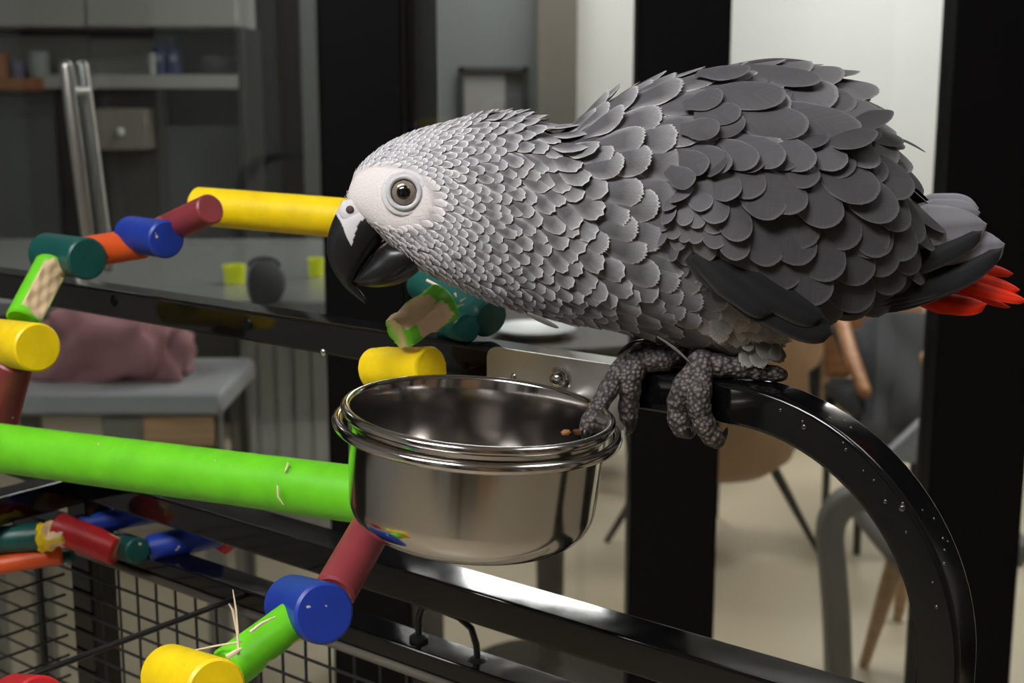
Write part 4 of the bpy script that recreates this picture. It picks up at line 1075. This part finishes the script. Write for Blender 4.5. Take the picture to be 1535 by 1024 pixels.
# kitchen units on the left
YK = 5.2
def kx(u): return Y(u, 120, YK).x
def kz(v): return Y(200, v, YK).z
uc = thing('wall_cabinet', 'pale grey wall cabinet hanging above the open shelf', 'cabinet', (kx(100), YK+0.2, kz(40)))
part('cabinet_body', box_mm((kx(-320), YK+0.02, kz(40)), (kx(358), YK+0.38, kz(-420)), 0.004), M_cab, uc)
for a, b in ((-320, -95), (-92, 132), (135, 358)):
    part('cabinet_door', box_mm((kx(a), YK, kz(40)), (kx(b), YK+0.02, kz(-420)), 0.003), M_cab, uc)
sh = thing('open_shelf', 'dark open shelf unit with grey top board behind the glass', 'shelf', (kx(100), YK+0.2, 0))
part('shelf_board', box_mm((kx(60), YK, kz(133)), (kx(358), YK+0.38, kz(112)), 0.003), M_cab, sh)
part('shelf_board', box_mm((kx(-320), YK-0.01, kz(136)), (kx(66), YK+0.38, kz(117)), 0.003), wood_mat('orange_wood', (0.32, 0.13, 0.045), (0.20, 0.075, 0.025), stretch=(10, 1, 1)), sh)
part('side_panel', box_mm((kx(356), YK, 0), (kx(366), YK+0.38, kz(40)), 0.003), M_cabdark, sh)
part('back_panel', box_mm((kx(226), YK+0.33, 0), (kx(358), YK+0.38, kz(40))), M_cabdark, sh)  # dark colour puts the niche's inner shade into the panel
part('back_panel', box_mm((kx(-320), YK+0.25, kz(112)), (kx(104), YK+0.29, kz(50))), M_cab, sh)
part('back_panel', box_mm((kx(107), YK+0.25, kz(112)), (kx(224), YK+0.29, kz(53))), M_cab, sh)
part('front_panel', box_mm((kx(-320), YK+0.06, kz(400)), (kx(68), YK+0.10, kz(175))), M_cabmid, sh)
part('front_panel', box_mm((kx(-320), YK+0.08, kz(175)), (kx(68), YK+0.10, kz(136))), M_cabmid, sh)
part('front_panel', box_mm((kx(68), YK+0.10, kz(400)), (kx(140), YK+0.14, kz(133))), mat('near_black_panel', (0.012, 0.012, 0.012), 0.5), sh)
part('front_panel', box_mm((kx(140), YK+0.12, kz(400)), (kx(232), YK+0.16, kz(133))), mat('charcoal_panel', (0.055, 0.055, 0.05), 0.5), sh)
part('front_panel', box_mm((kx(234), YK+0.12, kz(400)), (kx(356), YK+0.16, kz(190))), M_cabmid, sh)
dr = part('drawer', box_mm((kx(140), YK-0.01, kz(225)), (kx(217), YK+0.13, kz(163)), 0.004), M_drawer, sh)
kn = Y(182, 198, YK-0.01)
part('knob', lathe_me([(0, 0.022), (0.010, 0.021), (0.016, 0.015), (0.013, 0.008), (0.007, 0.0)], 20, Matrix.Translation(kn) @ Matrix.Rotation(PI/2, 4, 'X')), mat('white_knob', (0.6, 0.62, 0.64), 0.3), dr)
# things on the shelf
def bottle(u, colr, label, y=YK+0.12):
    zb = kz(112)+0.001; s_ = (kz(56)-kz(112)); x = Y(u, 112, y).x
    t = thing('bottle', label, 'bottle', (x, y, zb), 'blue bottles on the shelf')
    r = 0.0295
    part('bottle_body', lathe_me([(0, zb), (r, zb), (r, zb+s_*0.62), (r*0.8, zb+s_*0.74), (r*0.42, zb+s_*0.80), (r*0.42, zb+s_*0.86), (0, zb+s_*0.86)], 20, Matrix.Translation((x, y, 0))), colr, t)
    part('bottle_cap', lathe_me([(0, zb+s_), (r*0.5, zb+s_), (r*0.52, zb+s_*0.85), (0, zb+s_*0.85)], 16, Matrix.Translation((x, y, 0))), colr, t)
    part('bottle_badge', cap_me(Vector((x, y-r*0.985, zb+s_*0.45)), Vector((0, -1, 0)), 0.014, 0.003), mat('badge', (0.30, 0.34, 0.45), 0.5), t)
M_blueb = mat('blue_plastic', (0.012, 0.035, 0.13), 0.35)
bottle(241, M_blueb, 'squat dark blue bottle with pale badge next to the pale carton')
bottle(263, M_blueb, 'squat dark blue bottle with pale badge next to the grey storage tub')
def jar(name, u, v0, v1, rpx, m, label, cat, y=YK+0.14):
    a = Y(u, v1, y); b = Y(u, v0, y); r = rpx/F_PX*y; zb = kz(117 if u < 66 else 112)+0.001; h = b.z-a.z
    return tag(link(name, lathe_me([(0, zb), (r*0.94, zb), (r, zb+h*0.06), (r, zb+h*0.90), (r*0.9, zb+h), (r*0.82, zb+h), (r*0.82, zb+h*0.12), (0, zb+h*0.12)], 24, Matrix.Translation((a.x, y, 0))), m), label, cat)
jar('tumbler', 60, 68, 108, 15, mat('milky_white', (0.36, 0.40, 0.38), 0.4), 'milky white tumbler standing at the end of the orange shelf board', 'tumbler')
jar('pot', 28, 84, 108, 11, mat('dusty_violet', (0.14, 0.14, 0.24), 0.5), 'small dusty violet pot beside the milky white tumbler', 'pot')
jar('pot', 2, 70, 108, 13, mat('dull_orange', (0.36, 0.13, 0.05), 0.5), 'small dull orange pot beside the violet pot', 'pot')
jar('carton', 228, 78, 110, 6, mat('pale_carton', (0.3, 0.32, 0.3), 0.6), 'narrow pale carton beside the blue bottles', 'carton', YK+0.05)
a = Y(330, 108, YK+0.1); 
tag(link('storage_tub', box_mm((Y(305, 108, YK+0.1).x, YK+0.05, kz(112)), (Y(356, 108, YK+0.1).x, YK+0.2, kz(82)), 0.012), mat('grey_tub', (0.07, 0.07, 0.068), 0.5)), 'dark grey storage tub on the open shelf next to blue bottles', 'tub')
# door pulls: two upright steel tubes on the glass door
M_pull = mat('satin_steel', (0.50, 0.50, 0.48), 0.32, metal=1.0)
for k_, (ua, va, ub, vb) in enumerate(((99, 100, 137, 400), (123, 100, 163, 400))):
    y = YG-0.045 if k_ == 0 else YG+0.11
    a = Y(ua, va, y); b = Y(ub, vb, y)
    t = thing('door_pull', ['upright round steel door pull on the viewer side of the glass', 'upright round steel door pull on the far side of the glass'][k_], 'door handle', tuple(b))
    part('grip', tube_me([b, a], 0.0092, 18, True), M_pull, t)
    for q in (0.12, 0.9):
        c = a*(1-q)+b*q
        part('mount', tube_me([c, Vector((c.x, YG+0.030 if k_ == 0 else YG+0.037, c.z))], 0.006, 12), M_pull, t)

# grey counter
ct = thing('kitchen_table', 'long grey kitchen table with glossy top below the shelf unit', 'table', (-1.5, 4.2, 0))
zc = 0.92; M_ctop = mat('counter_top', (0.24, 0.245, 0.235), 0.22, noise=0.1, scale=5)
part('worktop', box_mm((X0+0.01, 3.05, zc-0.04), (Y(640, 400, 5.2).x, 4.35, zc), 0.004), M_ctop, ct)
xr_ = Y(640, 400, 5.2).x-0.06
for x in (X0+0.08, -1.9, xr_):
    for y in (3.12, 4.28):
        part('table_leg', box_mm((x-0.025, y-0.025, 0), (x+0.025, y+0.025, zc-0.04), 0.003), M_cabmid, ct)
M_neon = mat('fluorescent_yellow', (0.88, 0.98, 0.015), 0.35)
for (u, v, wpx, lab) in ((352, 424, 17, 'fluorescent yellow cup on the long grey table beside the black bag'), (474, 414, 12, 'fluorescent yellow cup on the long grey table away from the black bag')):
    b = on_z(u, v, zc); r = wpx/F_PX*b.y*1.02; h = 27/F_PX*b.y
    tag(link('cup', lathe_me([(0, zc), (r*0.85, zc), (r, zc+h), (r*0.93, zc+h), (r*0.8, zc+0.004), (0, zc+0.004)], 28, Matrix.Translation((b.x, b.y, 0))), M_neon), lab, 'cup')
# black rounded bag on the counter
b = on_z(398, 455, zc)
bmx = bmesh.new(); bmesh.ops.create_icosphere(bmx, subdivisions=4, radius=1.0)
for v in bmx.verts:
    v.co = Vector((v.co.x*0.042, v.co.y*0.07, max(-0.0, 0.045+v.co.z*0.055)))
    v.co.x += 0.004*math.sin(40*v.co.z)
bmesh.ops.transform(bmx, matrix=Matrix.Translation((b.x, b.y, zc)), verts=bmx.verts)
bag = thing('bag', 'small black rounded bag slumped on the long grey table', 'bag', (b.x, b.y, zc))
part('bag_body', to_mesh(bmx, 'bag'), M_darkcloth, bag)
part('bag_strap', tube_me([Vector((b.x+0.035*math.cos(a), b.y, zc+0.085+0.02*math.sin(a))) for a in np.linspace(0, PI, 12)], 0.004, 8), M_darkcloth, bag)

# pink blanket on a white bench table
YT = 2.62
tb = thing('bench_table', 'low white topped table with timber stretcher behind the glass', 'table', (-0.9, YT, 0))
zt0 = on_y(90, 600, YT).z+0.02
xa, xb = Y(-60, 600, YT).x, Y(335, 600, YT).x
part('table_top', box_mm((xa, YT-0.02, zt0-0.05), (xb, YT+0.34, zt0), 0.008), mat('white_laminate', (0.36, 0.37, 0.38), 0.35, noise=0.04, scale=4), tb)
part('apron', box_mm((Y(150, 600, YT).x, YT+0.0, zt0-0.22), (xb-0.01, YT+0.03, zt0-0.05), 0.004), mat('grey_apron', (0.15, 0.15, 0.135), 0.5), tb)
for x in (xa+0.03, xb-0.03):
    for y in (YT+0.02, YT+0.30):
        part('table_leg', box_mm((x-0.02, y-0.02, 0), (x+0.02, y+0.02, zt0-0.05), 0.003), mat('leg_grey', (0.12, 0.12, 0.11), 0.5), tb)
part('stretcher', box_mm((Y(215, 640, YT).x, YT-0.005, on_y(280, 668, YT).z), (xb-0.02, YT+0.02, on_y(280, 622, YT).z), 0.003), M_woodlight, tb)
bmx = bmesh.new(); bmesh.ops.create_icosphere(bmx, subdivisions=5, radius=1.0)
pc = on_z(205, 540, zt0); pw = 125/F_PX*2.75
for v in bmx.verts:
    c = v.co.copy(); rr_ = 1+0.10*math.sin(5*c.x+3*c.z)+0.07*math.sin(9*c.x-7*c.z+2*c.y)+0.05*math.sin(17*c.x+5*c.y)
    sgn = lambda q: math.copysign(abs(q)**0.7, q)
    v.co = Vector((sgn(c.x)*pw*rr_, sgn(c.y)*0.11*rr_, max(0.0, 0.055+sgn(c.z)*0.085*rr_*(1-0.15*c.x))))
bmesh.ops.transform(bmx, matrix=Matrix.Translation((pc.x, YT+0.17, zt0)), verts=bmx.verts)
tag(link('blanket', to_mesh(bmx, 'blanket'), mat('dusty_pink', (0.34, 0.16, 0.17), 0.9, noise=0.45, scale=9, bump=0.4)), 'crumpled dusty pink blanket heaped on the white topped table', 'blanket')
# upright ribbed grey locker beside the post
YL = 4.05
lk = thing('locker', 'upright blue grey ribbed metal locker next to the black post', 'locker', (Y(430, 600, YL).x, YL, 0))
xl0, xl1 = Y(360, 600, YL).x, Y(520, 600, YL).x; zl1 = on_y(430, 492, YL).z
M_lock = mat('blue_grey_metal', (0.45, 0.48, 0.50), 0.45, noise=0.06, scale=6)
part('locker_body', box_mm((xl0, YL+0.012, 0), (xl1, YL+0.3, zl1), 0.004), M_lock, lk)
nr_ = 6
for k_ in range(nr_):
    a = xl0+(xl1-xl0)*(k_+0.06)/nr_; b = xl0+(xl1-xl0)*(k_+0.94)/nr_
    part('rib', box_mm((a, YL, 0.03), (b, YL+0.014, zl1-0.01), 0.004), M_lock, lk)

# white plate on a dark round table, seen under the bird's breast
YP = 2.85
pz = on_y(802, 500, YP).z
rt = thing('round_table', 'dark round pedestal table under the white plate', 'table', (Y(820, 500, YP).x, YP, 0))
cx_ = Y(830, 500, YP).x
part('table_top', lathe_me([(0, pz-0.005), (0.30, pz-0.005), (0.305, pz-0.015), (0.30, pz-0.03), (0, pz-0.03)], 48, Matrix.Translation((cx_, YP+0.15, 0))), mat('umber_top', (0.035, 0.03, 0.025), 0.55), rt)
part('pedestal', lathe_me([(0, pz-0.03), (0.04, pz-0.03), (0.03, 0.05), (0.22, 0.02), (0.22, 0), (0, 0)], 28, Matrix.Translation((cx_, YP+0.15, 0))), M_blackmatte, rt)
px_ = Y(802, 500, YP).x
tag(link('plate', lathe_me([(0, pz-0.004), (0.055, pz-0.004), (0.088, pz+0.012), (0.090, pz+0.015), (0.084, pz+0.014), (0.055, pz+0.002), (0, pz+0.001)], 40, Matrix.Translation((px_, YP, 0))), mat('white_china', (0.80, 0.82, 0.82), 0.3)),
    'white round plate on the dark pedestal table', 'plate')

# tan tub chairs
def tub_chair(x, y, rz, label, leather=M_leather, h=0.80, w=0.27, seat=0.42, low=0.26):
    t = thing('tub_chair', label, 'chair', (x, y, 0), 'tan tub chairs around the room')
    Mz = Matrix.Translation((x, y, 0)) @ Matrix.Rotation(rz, 4, 'Z')
    bm = bmesh.new(); rings = []; n = 28
    for z_, r_, th_ in ((low, 0.62, 0), (low+0.05, 0.86, 0), (seat, 0.98, 0), ((seat+h)/2, 1.03, 0), (h, 1.0, 0), (h-0.004, 0.9, 1), ((seat+h)/2, 0.9, 1), (seat+0.02, 0.86, 1)):
        ring = []
        for k in range(n):
            a = 2*PI*k/n; fr_ = max(0.0, math.cos(a))     # open front (+x)
            zz = z_ if z_ <= seat+0.03 else seat + (z_-seat)*(1-0.75*smooth(np.array(fr_), 0.25, 0.8))
            ring.append(bm.verts.new((w*r_*math.cos(a), w*r_*math.sin(a), float(zz))))
        rings.append(ring)
    for p, q in zip(rings, rings[1:]):
        for k in range(n): bm.faces.new((p[k], p[(k+1) % n], q[(k+1) % n], q[k]))
    bm.faces.new(rings[0][::-1]); bm.faces.new(rings[-1])
    bmesh.ops.transform(bm, matrix=Mz, verts=bm.verts)
    part('shell', auto_smooth(to_mesh(bm, 'shell'), 60), leather, t)
    part('seat_cushion', lathe_me([(0, seat+0.07), (w*0.7, seat+0.065), (w*0.82, seat+0.04), (w*0.82, seat), (0, seat)], 28, Mz), leather, t)
    for sx in (-1, 1):
        for sy in (-1, 1):
            part('leg', tube_me([Mz @ Vector((sx*w*0.45, sy*w*0.45, low+0.02)), Mz @ Vector((sx*w*0.86, sy*w*0.86, 0.0))], [0.016, 0.009], 10), M_blackmatte, t)
    return t
tub_chair(0.62, 3.95, 0.6, 'tan leather tub chair just right of the black post under the parrot')
tub_chair(0.40, 4.75, 2.4, 'tan leather tub chair behind the steel bowl and black post')
tub_chair(1.02, 5.35, -2.2, 'tan leather tub chair farther back below the wing tip')
# big tan cabinet side and black upright behind the wing tip
pn = thing('room_divider', 'tan timber room divider with a black upright near the far wall', 'divider', (1.2, 5.7, 0))
part('timber_panel', box_mm((Y(1100, 550, 5.7).x, 5.7, 0), (Y(1190, 550, 5.7).x, 5.76, 1.0), 0.004), wood_mat('ochre_wood', (0.34, 0.22, 0.10), (0.26, 0.16, 0.07)), pn)
part('upright', box_mm((Y(1192, 550, 5.7).x, 5.68, 0), (Y(1228, 550, 5.7).x, 5.78, 1.05), 0.004), M_blackmatte, pn)
part('timber_panel', box_mm((Y(1230, 550, 5.7).x, 5.7, 0), (Y(1272, 550, 5.7).x, 5.76, 1.0), 0.004), wood_mat('ochre_wood2', (0.28, 0.18, 0.085), (0.2, 0.12, 0.05)), pn)

# armchair with a black coat thrown over it
YC = 4.1
ac = thing('armchair', 'orange brown timber armchair under the black coat', 'chair', (Y(1330, 560, YC).x, YC, 0))
M_or = wood_mat('orange_brown_wood', (0.42, 0.20, 0.08), (0.30, 0.13, 0.05))
xa, xb = Y(1262, 560, YC).x, Y(1420, 560, YC).x
zA = on_y(1300, 486, YC).z
part('backrest', box_me(((xa+xb)/2, YC+0.26, zA-0.10), (xb-xa, 0.03, 0.24), Matrix.Rotation(-0.15, 3, 'X'), 0.01), M_or, ac)
part('seat', box_mm((xa, YC-0.22, 0.40), (xb, YC+0.24, 0.46), 0.015), M_darkcloth, ac)
part('armrest', tube_me([Vector((xa+0.01, YC-0.24, zA-0.16)), Vector((xa+0.0, YC-0.1, zA-0.08)), Vector((xa+0.02, YC+0.1, zA-0.02)), Vector((xa+0.06, YC+0.25, zA+0.01))], [0.02, 0.024, 0.024, 0.02], 12, True), M_or, ac)
part('armrest', tube_me([Vector((xb-0.08, YC-0.24, zA-0.20)), Vector((xb-0.10, YC-0.1, zA-0.10)), Vector((xb-0.10, YC+0.1, zA-0.05)), Vector((xb-0.08, YC+0.25, zA-0.02))], [0.018, 0.02, 0.02, 0.02], 12, True), M_or, ac)
for x in (xa+0.02, xb-0.02):
    for y in (YC-0.2, YC+0.22):
        part('leg', tube_me([Vector((x, y, 0.41)), Vector((x, y, 0))], [0.018, 0.012], 10), M_blackmatte, ac)
bmx = bmesh.new(); bmesh.ops.create_grid(bmx, x_segments=40, y_segments=40, size=1.0)
for v in bmx.verts:
    x, y = v.co.x, v.co.y
    X_ = (xa+xb)/2 + 0.02 + x*(xb-xa)*0.56
    t_ = (y+1)/2; Z_ = 0.34 + t_*(zA-0.02-0.34); Y_ = YC-0.27 + 0.40*t_**2.2 + 0.03*math.sin(7*x+3*y) + 0.02*math.sin(13*x-5*y)
    Z_ += 0.03*math.sin(3*x+1.0)*(t_)
    v.co = Vector((X_, Y_, Z_))
coat = link('coat', to_mesh(bmx, 'coat'), M_darkcloth)
mdc = coat.modifiers.new('thick', 'SOLIDIFY'); mdc.thickness = 0.02
tag(coat, 'black coat draped over the orange brown armchair', 'coat')

# grey upholstered chair with bent frame and timber legs by the right hand post
gc = thing('upholstered_chair', 'grey upholstered chair with bent side frame and tapered timber legs', 'chair', (Y(1340, 800, 2.9).x, 2.9, 0))
yq = 2.55
arch = [on_y(u, v, yq) for u, v in ((1262, 1160), (1257, 1030), (1254, 930), (1248, 850), (1244, 800), (1254, 766), (1282, 746), (1325, 742), (1372, 752), (1425, 768))]
arch = [Vector(a) for a in catmull([tuple(a) for a in arch], 40)]
zf = arch[0].z
arch = [Vector((arch[0].x, yq, 0.0))] + arch
part('bent_frame', sweep_me(arch, Vector((0, 1, 0)), 0.06, 0.050, 0.012), mat('grey_frame', (0.125, 0.12, 0.11), 0.6, noise=0.15, scale=12), gc)
s0 = on_y(1312, 770, 2.9); s1 = on_y(1450, 835, 2.9)
part('seat', box_mm((s0.x, 2.75, s1.z), (s1.x+0.1, 3.15, s0.z), 0.03), M_greyfab, gc)
b0 = on_y(1330, 690, 2.75)
bmx = bmesh.new(); cs = [on_y(1322, 694, 2.75), on_y(1415, 606, 2.75), on_y(1480, 590, 2.75), on_y(1480, 700, 2.75)]
f0 = [bmx.verts.new(c) for c in cs]; f1 = [bmx.verts.new(c+Vector((0, 0.05, 0))) for c in cs]
bmx.faces.new(f0); bmx.faces.new(f1[::-1])
for k in range(4): bmx.faces.new((f0[k], f0[(k+1) % 4], f1[(k+1) % 4], f1[k]))
bmesh.ops.bevel(bmx, geom=list(bmx.edges), offset=0.008, segments=2, affect='EDGES')
part('backrest', auto_smooth(to_mesh(bmx, 'backrest')), M_lightgrey, gc)
for (ua, va, ub, vb, yy) in ((1346, 832, 1294, 1000, 3.02), (1362, 832, 1345, 930, 3.35), (1430, 832, 1470, 1000, 3.02)):
    f = on_z(ub, vb, 0.0); top = on_y(ua, va, f.y)
    part('leg', tube_me([top, f], [0.026, 0.012], 14), M_woodlight, gc)
